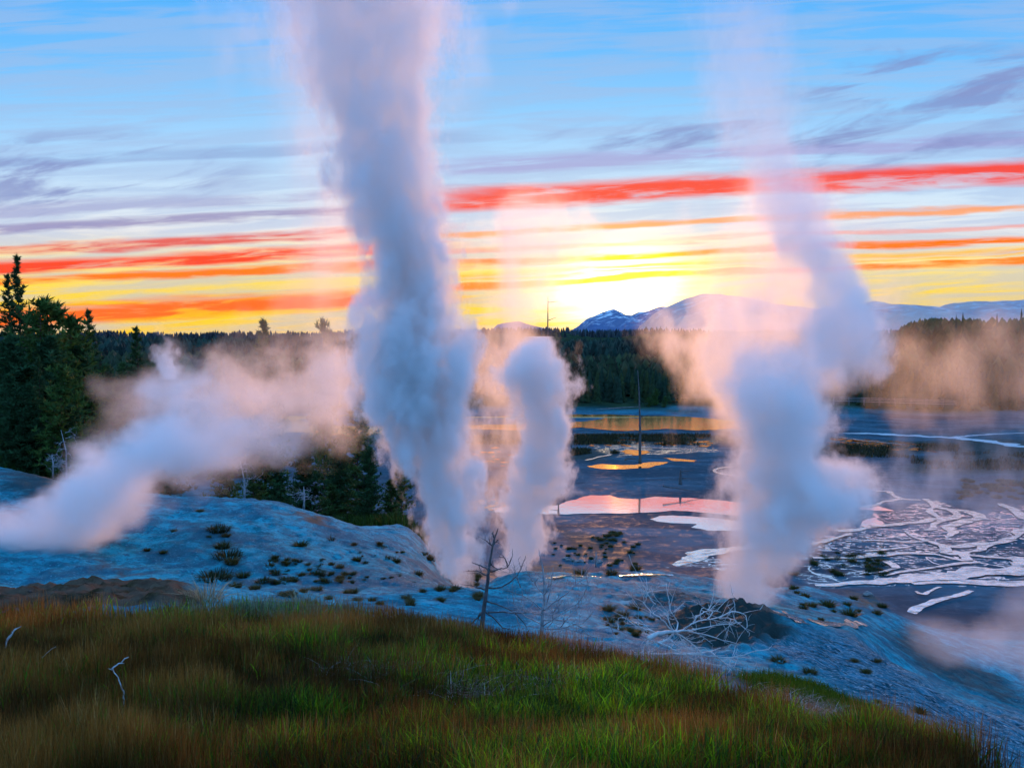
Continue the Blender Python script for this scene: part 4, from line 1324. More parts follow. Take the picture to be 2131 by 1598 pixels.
Y1 = hit(1000, 1318).y
Y1 = 17.4
dead_tree('dead_tree', [z5([(828, 850), (838, 780), (850, 680), (870, 520), (885, 400), (905, 290), (930, 218)])],
          [z5(l) for l in [[(872, 490), (830, 472), (788, 460)], [(876, 456), (830, 432), (780, 414)], [(882, 470), (935, 452), (985, 440), (1015, 370)], [(985, 440), (975, 400), (953, 374)],
                           [(898, 320), (880, 305), (862, 288)], [(902, 314), (918, 298), (931, 284)], [(908, 270), (900, 255), (899, 240)], [(882, 418), (905, 440), (950, 462)],
                           [(866, 575), (815, 558), (756, 542)], [(866, 560), (950, 556), (1030, 500), (1060, 450), (1090, 378)], [(850, 690), (800, 745), (748, 790), (690, 812)],
                           [(856, 700), (905, 735), (960, 790), (1010, 800)], [(862, 640), (940, 662), (1040, 720), (1100, 800)], [(872, 700), (960, 700), (1060, 706), (1150, 700)], [(846, 700), (820, 715), (816, 760)]]],
          Y1, 'upright bleached dead sapling at the meadow edge with a bare forked top', 'dead tree', r_trunk=0.066, r_branch=0.018, tw=2, twl=0.2, seed=3, mat=M['deaddark'])
dead_tree('dead_tree', [z5([(1184, 840), (1184, 760), (1188, 680), (1196, 600), (1192, 470), (1176, 400), (1164, 342)]), z5([(1196, 690), (1212, 640), (1232, 560), (1248, 440)])],
          [z5(l) for l in [[(1188, 690), (1150, 655), (1090, 615), (1010, 585), (950, 572)], [(1194, 600), (1160, 560), (1130, 520), (1104, 488)], [(1184, 715), (1120, 706), (1060, 698), (990, 705)],
                           [(1196, 690), (1260, 640), (1330, 590), (1390, 530), (1410, 500)], [(1188, 780), (1250, 740), (1330, 690), (1400, 640), (1440, 560), (1446, 515)], [(1200, 600), (1210, 570), (1214, 540)],
                           [(1188, 750), (1280, 745), (1370, 770), (1440, 800)], [(1184, 790), (1260, 800), (1350, 780), (1440, 740), (1480, 690)], [(1186, 770), (1120, 740), (1060, 700), (1020, 640), (1010, 540)],
                           [(1200, 720), (1280, 700), (1370, 660), (1450, 650), (1510, 660)], [(1030, 720), (1060, 790), (1080, 830)], [(1520, 690), (1560, 740), (1595, 820)], [(1060, 560), (1040, 500), (1018, 470)],
                           [(1290, 790), (1340, 720), (1380, 690), (1400, 620)], [(1250, 820), (1330, 800), (1440, 830), (1540, 860)], [(1200, 800), (1240, 760), (1250, 700), (1300, 640)]]],
          16.6, 'tangled dead tree with two thin stems and curling grey branches beside the upright sapling', 'dead tree', r_trunk=0.042, r_branch=0.010, tw=9, twl=0.42, seed=5, dj=.22, mat=M['greywood'])
dead_tree('fallen_tree', [z6([(-60, 850), (0, 822), (90, 812), (150, 806), (215, 803)]), z6([(0, 880), (50, 860), (95, 815), (130, 805)]), z6([(-60, 945), (60, 942), (160, 940), (280, 930), (360, 905)])],
          [z6(l) for l in [[(140, 806), (190, 770), (280, 742), (360, 735), (440, 745), (505, 800)], [(90, 815), (60, 760), (50, 700), (0, 640)], [(80, 815), (20, 740), (-40, 700), (-90, 640)],
                           [(100, 810), (110, 760), (70, 690), (60, 620)], [(-10, 824), (-50, 850), (-60, 880), (-50, 900)], [(30, 860), (10, 900), (-40, 930)], [(150, 806), (220, 820), (330, 850), (470, 890)],
                           [(-10, 870), (60, 900), (120, 930), (200, 990)], [(160, 940), (280, 952), (420, 960), (560, 925)], [(200, 800), (300, 780), (400, 770), (480, 760)], [(100, 820), (180, 870), (240, 930), (250, 990)],
                           [(280, 742), (310, 700), (250, 680), (240, 720)], [(-20, 660), (-60, 600), (-70, 590)], [(300, 930), (380, 990), (480, 1040)], [(60, 850), (120, 900), (220, 910)], [(-20, 870), (-80, 900), (-90, 960)],
                           [(350, 736), (420, 700), (500, 720), (510, 790)], [(200, 770), (230, 720), (300, 690), (360, 700)], [(90, 815), (130, 850), (150, 900)], [(10, 830), (-60, 800), (-130, 780), (-180, 740)]]],
          14.2, 'bleached white fallen tree with tangled curved branches before the right vent', 'fallen tree', r_trunk=0.05, r_branch=0.012, tw=6, twl=0.40, seed=9, dj=.16)
dead_tree('dead_branch', [z5([(1622, 800), (1618, 770), (1622, 740), (1640, 730)])], [z5([(1640, 730), (1655, 732), (1668, 745)])], 15.5, 'single hooked dead twig standing right of the tangled dead tree', 'dead branch', r_trunk=0.012, r_branch=0.007, tw=1, twl=.1, seed=15)
# twigs standing in the meadow at the left
def z2(l): return [(a * .3566, 950 + b * .3566) for a, b in l]
dead_tree('dead_branch', [z2([(732, 1500), (728, 1420), (705, 1330), (680, 1270), (632, 1236)])], [z2([(655, 1248), (672, 1220), (705, 1200), (750, 1170)])], 7.4, 'pale forked dead twig curving out of the brown grass at the lower left', 'dead branch', r_trunk=0.011, r_branch=0.007, tw=1, twl=.06, seed=21, dj=.02)
dead_tree('dead_branch', [z2([(30, 1110), (50, 1060), (90, 1010), (124, 990)])], [z2([(36, 1080), (60, 1040), (96, 1000)])], 9.5, 'short pair of pale twigs leaning right at the far left of the meadow', 'dead branch', r_trunk=0.011, r_branch=0.007, tw=1, twl=.08, seed=22, dj=.02)
dead_tree('dead_branch', [z2([(215, 1225), (250, 1175), (290, 1130), (328, 1106)])], [z2([(250, 1250), (262, 1235), (270, 1225)])], 8.6, 'thin pale twig slanting up right in the left meadow', 'dead branch', r_trunk=0.008, r_branch=0.005, tw=1, twl=.05, seed=23, dj=.02)
dead_tree('dead_branch', [z2([(895, 1450), (925, 1430), (938, 1390)])], [z2([(925, 1430), (910, 1440), (880, 1470)])], 7.2, 'tiny crooked twig right of the forked twig in the meadow', 'dead branch', r_trunk=0.007, r_branch=0.004, tw=1, twl=.05, seed=24, dj=.02)


def bare_bush(px, base, top, Y, width, label, seed, n=9, mat=None, group=None):
    """a small bleached dead tree: trunk and drooping limbs"""
    r = random.Random(seed)
    b = at(px, base, Y); hh = at(px, top, Y).z - b.z
    root = empty('dead_tree', b)
    V, Fc = tube([Vector((0, 0, -.3)), Vector((.03, 0, hh * .5)), Vector((r.uniform(-.1, .1) * hh, 0, hh))], [0.06, 0.04, 0.01], 6)
    mesh_obj('trunk', V, Fc, mat or M['greywood'], root, True)
    W = width * Y / F / 2
    for i in range(n):
        f = r.uniform(.1, .95)
        a = r.uniform(0, 6.28)
        L = W * r.uniform(.5, 1.1) * (1.15 - f * .5)
        p0 = Vector((0, 0, hh * f))
        dd = Vector((math.cos(a), math.sin(a), 0))
        P = [p0 + dd * L * s + Vector((0, 0, L * (.5 * s - .9 * s * s * r.uniform(.5, 1.2)))) for s in (0, .25, .5, .75, 1)]
        V, Fc = tube(P, [.024, .02, .014, .01, .005], 4)
        twigs(P, V, Fc, .008, 7, L * .5, seed + i * 3, 1)
        mesh_obj('branch', V, Fc, mat or M['greywood'], root)
    return tag(root, label, 'dead tree', group)


bare_bush(138, 985, 895, 47, 70, 'bleached leafless tree at the foot of the left grove, beside the steam', 31)
bare_bush(110, 984, 945, 46, 60, 'low bleached brush left of the leafless tree on the left slope', 36, 10)
bare_bush(508, 1042, 958, 42, 70, 'pale leafless bush on the crest of the mound, left of the pines', 32)
bare_bush(632, 1050, 1012, 41, 60, 'small pale drooping dead bush on the right part of the mound crest', 33)
bare_bush(1240, 1172, 1148, 60, 30, 'tiny pale dead sapling on the sand bank beyond the middle vents', 34, 6)


def snag(name, pts, Y, r0, label, cat='dead tree', mat=None, stubs=0, grp=None):
    base = at(*pts[0], Y)
    P = [p - base for p in px_path(pts, Y)]
    P = refine(P, 4, r0 * .15, 3)
    n = len(P)
    root = empty(name, base)
    V, Fc = tube(P, [r0 * (1 - .8 * k / (n - 1)) for k in range(n)], 7)
    mesh_obj('trunk', V, Fc, mat or M['deaddark'], root, True)
    r = random.Random(int(pts[0][0]))
    for i in range(stubs):
        k = r.randint(n // 3, n - 2)
        d = Vector((r.choice((-1, 1)), r.uniform(-1, 1), r.uniform(-.2, .5)))
        V, Fc = tube([P[k], P[k] + d * r0 * 3, P[k] + d * r0 * 6], [r0 * .3, r0 * .2, r0 * .1], 4)
        mesh_obj('branch', V, Fc, mat or M['deaddark'], root)
    return tag(root, label, cat, grp)


snag('standing_snag', [(1332, 965), (1332, 900), (1331, 840), (1327, 771)], 142, 0.27, 'tall bare pole of a dead pine standing before the glowing lake, middle right', stubs=5)
snag('standing_snag', [(1138, 900), (1139, 800), (1140, 690), (1140, 618)], 120, 0.22, 'thin bare pole rising above the horizon behind the middle steam column', stubs=4)
snag('standing_snag', [(1156, 760), (1152, 725), (1149, 694)], 118, 0.10, 'short leaning bare pole right of the thin tall pole', stubs=1)
snag('standing_snag', [(1191, 850), (1190, 810)], 190, 0.22, 'bare trunk stump close to the right side of the middle steam column', stubs=1)
snag('stump', [(1416, 1008), (1416, 990), (1417, 976)], 120, 0.30, 'short dark broken stump standing alone on the grey flat', 'stump', stubs=2)
snag('stump', [(1163, 1072), (1162, 1058), (1163, 1046)], 97, 0.16, 'small dark stake at the left end of the pink pond', 'stump', stubs=1)
snag('fallen_log', [(1192, 857), (1250, 852), (1330, 846)], 246, 0.42, 'long pale blue-grey log lying on the far shore left of the bare pole', 'log', M['plank'])
snag('fallen_log', [(1380, 1011), (1410, 1016), (1460, 1025)], 113, 0.12, 'thin dark log lying on the flat below the broken stump', 'log', M['deaddark'])
snag('fallen_log', [(1300, 956), (1312, 954), (1334, 958)], 140, 0.2, 'slim dark log across the little pool at the foot of the bare pole', 'log')


# boardwalks on the far shore
def boardwalk(a, b, Ya, Yb, label):
    A, B = at(a[0], a[1], Ya), at(b[0], b[1], Yb)
    d = (B - A); L = d.length; d.normalize()
    root = empty('boardwalk', A)
    n = Vector((-d.y, d.x, 0))
    def box(c0, c1, w, h):
        V = []
        for c in (c0, c1):
            for s, z in ((-1, 0), (1, 0), (1, h), (-1, h)):
                V.append(c + n * s * w / 2 + Vector((0, 0, z)))
        return V, [(0, 1, 2, 3), (7, 6, 5, 4), (0, 4, 5, 1), (1, 5, 6, 2), (2, 6, 7, 3), (3, 7, 4, 0)]
    Z0 = Vector((0, 0, 0))
    V, Fc = [], []
    m = int(L / .5)
    for i in range(m):
        v, f = box(d * (L * i / m + .02), d * (L * (i + 1) / m - .02), 1.8, .08)
        o = len(V); V += v; Fc += [tuple(k + o for k in q) for q in f]
    mesh_obj('deck', V, Fc, M['plank'], root)
    for s in (-1, 1):
        for z in (.55, 1.0):
            v, f = box(n * s * .85 + Vector((0, 0, z)), d * L + n * s * .85 + Vector((0, 0, z)), .08, .10)
            mesh_obj('rail', v, f, M['plank'], root)
    for i in range(int(L / 4) + 1):
        for s in (-1, 1):
            c = d * min(L, i * 4) + n * s * .85
            P = [Vector((c.x, c.y, -1.2)), Vector((c.x, c.y, 1.1))]
            v, f = tube(P, [.07, .07], 4)
            mesh_obj('post', v, f, M['plank'], root)
    return tag(root, label, 'boardwalk')


boardwalk((1365, 829), (1480, 827), 268, 272, 'grey railed boardwalk on the far shore right of the round pine')
boardwalk((1735, 834), (1990, 842), 240, 232, 'long low boardwalk on the far shore right of the right steam column')

# ------------------------------------------------------------------ meadow grass
def blades(x, y, h, w, tint, lean, seed, droop=0.35, z=None):
    """n blades, three segments each: verts and triangles/quads as one quad strip mesh"""
    g = np.random.default_rng(seed)
    n = len(x)
    z = height(x, y) - 0.02 if z is None else z
    a = g.uniform(0, 6.283, n)
    dx, dy = np.cos(a) * lean, np.sin(a) * lean
    px, py = -np.sin(a + g.uniform(-1, 1, n)), np.cos(a + g.uniform(-1, 1, n))
    # keep the blade's flat side roughly towards any viewer on the hill
    S = np.array([0, 0.4, 0.75, 1.0]); Wd = np.array([1.0, 0.85, 0.55, 0.12])
    V = np.empty((n, 8, 3)); 
    for i, (s, wd) in enumerate(zip(S, Wd)):
        off = s ** 1.8
        cx = x + dx * h * off; cyy = y + dy * h * off; cz = z + h * s * (1 - droop * lean * s)
        V[:, i * 2, 0] = cx - px * w * wd; V[:, i * 2, 1] = cyy - py * w * wd; V[:, i * 2, 2] = cz
        V[:, i * 2 + 1, 0] = cx + px * w * wd; V[:, i * 2 + 1, 1] = cyy + py * w * wd; V[:, i * 2 + 1, 2] = cz
    b = np.arange(n)[:, None] * 8
    q = np.array([[0, 1, 3, 2], [2, 3, 5, 4], [4, 5, 7, 6]])
    Fq = (b[:, None, :] + q[None]).reshape(-1, 4)
    col = np.repeat(np.concatenate([tint, np.ones((n, 1))], 1)[:, None, :], 8, 1).reshape(-1, 4)
    return V.reshape(-1, 3), Fq, col


BROWN = np.array([0.185, 0.072, 0.012]); TAN = np.array([0.26, 0.16, 0.05]); GREEN = np.array([0.045, 0.120, 0.004]); LUSH = np.array([0.15, 0.27, 0.003]); DARKG = np.array([0.03, 0.06, 0.012]); PALE = np.array([.30, .34, .20])


def lushness(x, y):
    """0 brown seed heads .. 1 lush green, following the patches of the meadow"""
    u = x / y
    px = CX + F * u
    py = HOR + F * (H - 17.7 + 0.0 + (y - 4) * 0.25) / y
    n = fbm(x * 0.45 + 3, y * 0.45, 4, 77) - 0.5
    m = np.exp(-(((px - 1180) / 480) ** 2 + ((y - 8.5) / 3.6) ** 2)) * 1.0
    m = np.maximum(m, np.exp(-(((px - 640) / 150) ** 2 + ((y - 6.6) / 1.4) ** 2)) * 0.8)
    m = np.maximum(m, np.exp(-(((px - 1700) / 330) ** 2 + ((y - 6.4) / 2.2) ** 2)) * 0.95)
    m = np.maximum(m, np.exp(-(((px - 420) / 260) ** 2 + ((y - 14.6) / 1.1) ** 2)) * 0.8)
    m = np.maximum(m, np.exp(-(((px - 1150) / 650) ** 2 + ((y - 4.8) / 1.4) ** 2)) * 0.8)
    return np.clip(m + n * 1.1, 0, 1)


def build_meadow():
    g = np.random.default_rng(42)
    n = 470000
    y = np.exp(g.uniform(math.log(3.7), math.log(21.5), n))
    u = g.uniform(-0.86, 0.86, n)
    x = u * y
    ed = edge_dist(x, y)
    dens = 0.35 + 0.65 * sstep(fbm(x * 0.8, y * 0.8, 3, 60), 0.30, 0.5)
    keep = (ed > g.uniform(-0.7, 0.5, n)) & (g.uniform(0, 1, n) < dens)
    x, y = x[keep], y[keep]; n = len(x)
    L = lushness(x, y)
    r = g.uniform(0, 1, n)
    isgreen = r < L * 0.92 + 0.10
    clump = fbm(x * 2.2, y * 2.2, 3, 12)
    hh = 0.12 + 0.22 * clump + g.uniform(0, .10, n)
    hh = np.where(isgreen, hh * 1.0, hh * 1.25)
    hh *= np.interp(y, [3.5, 6, 12, 20], [0.85, 1.0, 1.1, 1.1])
    hh *= np.where(y > 16, 0.75, 1.0)
    w = np.where(isgreen, g.uniform(0.003, 0.0085, n), g.uniform(0.0013, 0.0030, n)) * np.interp(y, [4, 10, 20], [0.7, 1.3, 2.1])
    lean = np.where(isgreen, g.uniform(0.1, 0.75, n), g.uniform(0.02, 0.32, n))
    t1 = np.where((g.uniform(0, 1, n) < 0.55 * L + 0.12)[:, None], LUSH, GREEN)
    t1 = np.where((g.uniform(0, 1, n) < 0.25)[:, None], DARKG, t1)
    t2 = np.where((g.uniform(0, 1, n) < 0.10)[:, None], TAN, BROWN)
    cl2 = fbm(x * 1.1 + 9, y * 1.1, 4, 33)
    tint = np.where(isgreen[:, None], t1, t2) * g.uniform(.5, 1.4, n)[:, None] * np.interp(cl2, [.3, .42, .55, .7], [.35, .7, 1.3, 1.9])[:, None]
    hh *= np.interp(cl2, [.3, .7], [.75, 1.2])
    tint *= np.interp(y, [4, 9, 16], [.86, .90, .92])[:, None]
    px = CX + F * x / y
    tall = (y > 13.6)[:, None] & (g.uniform(0, 1, n) < np.clip(1 - np.abs(px - 520) / 260, 0, 1) * 0.8)[:, None]
    tint = np.where(tall, PALE * g.uniform(.3, .8, n)[:, None], tint)
    V, Fq, col = blades(x, y, hh, w, tint, lean, 1)
    tag(link_me('grass', np_mesh('grass', V, Fq, M['grass'], False, {'tint': col})), kind='stuff')
    # the right flank's green tongue and loose fringes
    P = np.array(TONGUE); lo, hi = P.min(0), P.max(0)
    m = 60000
    x = g.uniform(lo[0] - .3, hi[0] + .3, m); y = g.uniform(lo[1] - .3, hi[1] + .3, m)
    k = (poly_mask(x, y, TONGUE, 0.35) > g.uniform(0.2, 1, m)) & (fbm(x * 1.2, y * 1.2, 3, 4) > 0.40)
    x, y = x[k], y[k]; m = len(x)
    tint = np.where((g.uniform(0, 1, m) < .55)[:, None], LUSH * .45, GREEN * .8) * g.uniform(.4, 1.3, m)[:, None]
    V, Fq, col = blades(x, y, g.uniform(.06, .24, m), g.uniform(.002, .005, m), tint, g.uniform(.1, .7, m), 2)
    tag(link_me('grass', np_mesh('grass', V, Fq, M['grass'], False, {'tint': col})), kind='stuff')
    # matted straw lying in the hollows
    cen = [(1010, 1440, .55), (960, 1462, .4), (1640, 1478, .35), (1700, 1490, .3), (1250, 1368, .3), (1420, 1400, .3), (1180, 1440, .3), (800, 1420, .3)]
    for i, (a, b, rr) in enumerate(cen):
        c = hit(a, b)
        m = 420
        x = c.x + g.normal(0, rr, m); y = c.y + g.normal(0, rr * .8, m)
        tint = np.where((g.uniform(0, 1, m) < .35)[:, None], np.array([.42, .42, .40]), np.array([.14, .10, .07])) * g.uniform(.5, 1.1, m)[:, None]
        V, Fq, col = blades(x, y, g.uniform(.12, .32, m), g.uniform(.002, .004, m), tint, g.uniform(1.2, 2.2, m), 20 + i, droop=0.42, z=height(x, y) + .05)
        tag(link_me('straw', np_mesh('straw', V, Fq, M['grass'], False, {'tint': col})), kind='stuff')
    # brush on the wooded slopes
    m = 26000
    y = g.uniform(46, 68, m); u = g.uniform(-0.62, -0.10, m); x = u * y
    k = fbm(x * .3, y * .3, 3, 5) > 0.38
    x, y = x[k], y[k]; m = len(x)
    tint = np.where((g.uniform(0, 1, m) < .6)[:, None], np.array([.025, .06, .008]), GREEN * .5) * g.uniform(.3, 1.3, m)[:, None]
    V, Fq, col = blades(x, y, g.uniform(.2, .85, m), g.uniform(.01, .03, m), tint, g.uniform(.1, .7, m), 3)
    tag(link_me('undergrowth', np_mesh('undergrowth', V, Fq, M['grass'], False, {'tint': col})), kind='stuff')
    # marsh sedge on the dark strips of the flat
    X, Y_ = [], []
    for (ya, yb, pa, pb, cnt) in ((905, 926, 1195, 1480, 9000), (922, 950, 1730, 2000, 6000), (940, 975, 1900, 2300, 6000), (935, 958, 1190, 1290, 4000), (905, 925, 700, 1080, 3000)):
        p = g.uniform(pa, pb, cnt); q = g.uniform(ya, yb, cnt) + np.where(pa > 1700, (p - pa) * .02, 0)
        d = -H / np.array([uw(CX, v)[1] for v in q])
        X.append((p - CX) / F * d); Y_.append(d)
    x, y = np.concatenate(X), np.concatenate(Y_)
    k = fbm(x * .12, y * .12, 3, 15) > 0.42
    x, y = x[k], y[k]; m = len(x)
    tint = np.where((g.uniform(0, 1, m) < .5)[:, None], np.array([.06, .05, .018]), np.array([.03, .028, .014])) * g.uniform(.5, 1.5, m)[:, None]
    V, Fq, col = blades(x, y, g.uniform(.3, .9, m), g.uniform(.03, .08, m), tint, g.uniform(.1, .5, m), 4)
    tag(link_me('marsh_grass', np_mesh('marsh_grass', V, Fq, M['grass'], False, {'tint': col})), kind='stuff')


build_meadow()


def tuft_mesh(seed, rgb, n=320, rad=0.16, hh=0.24):
    g = np.random.default_rng(seed)
    a = g.uniform(0, 6.283, n); r = rad * np.sqrt(g.uniform(0, 1, n))
    tint = np.array(rgb)[None] * g.uniform(.5, 1.5, n)[:, None]
    V, Fq, col = blades(np.cos(a) * r, np.sin(a) * r, hh * g.uniform(.5, 1.1, n), g.uniform(.004, .009, n), tint, g.uniform(.1, 1.5, n), seed, z=np.full(n, -0.03))
    return np_mesh('grass_tuft', V, Fq, M['grass'], False, {'tint': col})


TM = [tuft_mesh(1, (.035, .05, .012)), tuft_mesh(2, (.06, .06, .016)), tuft_mesh(3, (.10, .075, .025), hh=.26), tuft_mesh(4, (.26, .24, .14), n=140, rad=.2, hh=.42), tuft_mesh(5, (.03, .045, .012), n=300, rad=.30, hh=.12), tuft_mesh(6, (.05, .055, .02), n=60, rad=.12, hh=.36), tuft_mesh(7, (.025, .04, .012), n=320, rad=.24, hh=.2)]


def tuft(px, py, wpx, k, label, group=None):
    p = hit(px, py)
    o = bpy.data.objects.new('grass_tuft', TM[k])
    C.objects.link(o)
    o.location = p
    s = 1.3 * wpx * p.y / F / 0.45
    o.scale = (s, s, s * random.uniform(.75, 1.0))
    o.rotation_euler = (0, 0, random.uniform(0, 6.28))
    return tag(o, label, 'grass tuft', group)


# the large ones one can point to, then the scatter of small ones by place
for (px, py, w, k, lab) in [
    (362, 1106, 12, 0, 'small dark grass tuft highest and leftmost on the clear face of the pale mound'), (625, 1136, 26, 0, 'round dark grass tuft alone on the right shoulder of the pale mound'),
    (455, 1104, 32, 6, 'top tuft of the dark vertical line of tufts on the pale mound'), (463, 1140, 30, 0, 'second tuft down the dark vertical line on the pale mound'), (474, 1160, 40, 6, 'widest tuft near the bottom of the dark vertical line on the mound'),
    (482, 1172, 26, 1, 'lowest tuft of the dark vertical line on the mound'), (470, 1118, 16, 1, 'little tuft right of the dark vertical line on the mound'), (416, 1066, 14, 1, 'brownish tuft just under the mound crest left of centre'),
    (340, 1152, 14, 0, 'dark tuft at the edge of the steam on the lower mound'), (306, 1146, 12, 1, 'faint tuft half veiled by the edge of the steam'), (435, 1118, 10, 0, 'tiny tuft left of the dark vertical line'),
    (445, 1205, 50, 6, 'wide dark bushy tuft at the foot of the mound'), (506, 1202, 24, 0, 'dark round tuft right of the wide bushy one'), (548, 1212, 24, 6, 'dark tuft two places right of the wide bushy one'),
    (490, 1222, 24, 1, 'brown tuft on the flat below the dark round tuft'), (530, 1226, 22, 1, 'brown tuft right of the other brown tuft on the flat'), (572, 1162, 14, 0, 'small tuft above the scattered ones on the mound foot'),
    (588, 1240, 22, 2, 'tan tuft at the edge of the sand before the mound'), (400, 1252, 30, 3, 'pale feathery clump at the right end of the brown bank'), (430, 1250, 46, 3, 'broad pale feathery clump where bank and meadow meet'),
    (360, 1236, 20, 0, 'dark green tuft on the end of the brown bank'), (624, 1262, 40, 3, 'pale spiky clump standing above the meadow'), (545, 1262, 24, 3, 'pale small clump at the meadow edge'),
    (1268, 1270, 24, 2, 'brown tuft on the slope right of the tangled dead tree'), (1322, 1268, 24, 2, 'brown tuft midway to the right vent'), (1295, 1285, 26, 2, 'low brown tuft between its two neighbours right of the tangled tree'),
    (1322, 1185, 22, 1, 'tall dark tuft at the water edge beyond the white sinter'), (1208, 1196, 24, 1, 'tuft on the crest of the white sinter shelf'), (1273, 1196, 22, 1, 'right tuft on the crest of the white sinter shelf'),
    (1620, 1378, 26, 1, 'dark tuft on the slope below the fallen tree, farther right'), (1685, 1402, 26, 1, 'tuft above the green tongue of grass'), (1915, 1482, 22, 1, 'lone tuft low on the rill covered flank'),
    (1688, 1262, 20, 1, 'green tuft on the brown mound behind the right vent'), (1722, 1262, 30, 0, 'wide green tuft on the brown mound behind the right vent'), (1768, 1280, 30, 0, 'dark tuft at the right foot of the brown mound'),
    (2074, 1022, 26, 1, 'brown bush-like tuft on the flat at the far right'), (2110, 1010, 30, 1, 'larger brown tuft near the right edge of the flat'), (1650, 1195, 18, 0, 'dark tuft at the right foot of the right steam column')]:
    tuft(px, py, w, k, lab)
rr = random.Random(4)
def scatter(n, xa, xb, ya, yb, wa, wb, ks, label, group, f=None):
    for i in range(n):
        px, py = rr.uniform(xa, xb), rr.uniform(ya, yb)
        if f and not f(px, py): continue
        tuft(px, py, rr.uniform(wa, wb), rr.choice(ks), label, group)
scatter(46, 560, 690, 1165, 1216, 6, 20, (0, 1, 4, 5, 6), 'small dark grass tuft scattered on the right foot of the pale mound', 'small tufts on the foot of the mound')
scatter(44, 690, 915, 1120, 1215, 5, 17, (0, 1, 2, 4, 5, 6), 'small tuft on the bright sinter left of the main steam column', 'small tufts left of the main column', lambda a, b: b > 1110 + (a - 690) * .1)
scatter(20, 600, 960, 1228, 1262, 12, 20, (2, 2, 1), 'low tan tuft along the sandy edge of the meadow', 'tan tufts along the sandy edge')
scatter(14, 940, 1000, 1190, 1250, 12, 22, (2, 1), 'brown tuft beside the vent of the main steam column', 'brown tufts by the main vent')
scatter(40, 1150, 1330, 1125, 1178, 5, 11, (1, 0), 'dark tuft on the grey sand bank beyond the white shelf', 'tufts on the sand bank beyond the shelf')
scatter(14, 1230, 1290, 1108, 1135, 7, 14, (1,), 'tiny tuft on the middle of the dark sand bank', 'tiny tufts on the dark sand bank')
scatter(34, 1230, 1420, 1285, 1325, 8, 15, (2, 1), 'olive tuft in the hollow behind the tangled dead branches', 'olive tufts in the hollow')
scatter(42, 1690, 1850, 1150, 1200, 6, 18, (0, 1, 4, 6), 'dark tuft among the braided streams right of the right column', 'dark tufts among the streams')
scatter(46, 1990, 2140, 1000, 1040, 8, 18, (1, 2), 'brown tuft on the sandy flat at the far right', 'brown tufts at the far right')
scatter(12, 1640, 1840, 1225, 1290, 10, 18, (1, 0), 'greenish tuft on the brown mound behind the right vent', 'tufts on the brown mound')
scatter(10, 1550, 1900, 1370, 1480, 10, 18, (1, 2), 'small tuft on the bare right flank', 'small tufts on the right flank')


# ------------------------------------------------------------------ stones and crust
M['stone'] = simple_mat('stone', (0.10, 0.09, 0.085), (0.26, 0.25, 0.24), 9, 0.8, 0.3, 0.6)
M['crust'] = simple_mat('brown_crust', (0.05, 0.03, 0.022), (0.16, 0.10, 0.075), 7, 0.85, 0.25, 0.8)


def rock_mesh(seed, mat, squash=.6):
    g = np.random.default_rng(seed)
    import bmesh
    bm = bmesh.new()
    bmesh.ops.create_icosphere(bm, subdivisions=3, radius=1)
    for v in bm.verts:
        n = mnoise.noise(v.co * 1.3 + Vector((seed, 0, 0))) * .45 + mnoise.noise(v.co * 3.5 + Vector((seed, 5, 0))) * .18
        v.co = v.co * (1 + n)
        v.co.z *= squash
    me = bpy.data.meshes.new('rock')
    bm.to_mesh(me); bm.free()
    me.materials.append(mat)
    return me


RK = [rock_mesh(1, M['stone']), rock_mesh(2, M['stone'], .45), rock_mesh(3, M['crust'], .4), rock_mesh(4, M['crust'], .55)]


def rock(px, py, wpx, k, label, group=None):
    p = hit(px, py)
    o = bpy.data.objects.new('rock', RK[k]); C.objects.link(o)
    s = wpx * p.y / F / 2
    o.location = (p.x, p.y, p.z + s * .12); o.scale = (s, s * .8, s)
    o.rotation_euler = (0, 0, random.uniform(0, 6.28))
    return tag(o, label, 'rock', group)


def vent(px, py, r, label):
    # a ragged crust ring round a dark throat
    c = hit(px, py)
    root = empty('steam_vent', c)
    k, V, Fc = 40, [], []
    prof = [(0.45, -1.1), (0.62, -0.35), (0.80, 0.05), (1.0, 0.16), (1.25, 0.08), (1.6, -0.12)]
    for j in range(k):
        a = 6.28318 * j / k
        for q, (s, z) in enumerate(prof):
            n = 1 + 0.28 * mnoise.noise(Vector((math.cos(a) * 2, math.sin(a) * 2, q * .7 + px)))
            zz = z * r * .55 + r * 0.16 * mnoise.noise(Vector((math.cos(a) * 5, math.sin(a) * 5, q + px)))
            V.append((math.cos(a) * r * s * n, math.sin(a) * r * s * n * .8, zz + float(height(np.array([c.x + math.cos(a) * r * s * n]), np.array([c.y + math.sin(a) * r * s * n * .8]))[0]) - c.z if s >= 1 else zz))
    m = len(prof)
    for j in range(k):
        j2 = (j + 1) % k
        for q in range(m - 1): Fc.append((j * m + q, j * m + q + 1, j2 * m + q + 1, j2 * m + q))
    mesh_obj('crust_rim', V, Fc, M['crust'], root, True)
    V2 = [(math.cos(6.28318 * j / 20) * r * .6, math.sin(6.28318 * j / 20) * r * .48, -.3 * r) for j in range(20)]
    mesh_obj('throat', V2, [tuple(range(20))], M['throat'], root)
    return tag(root, label, 'vent')


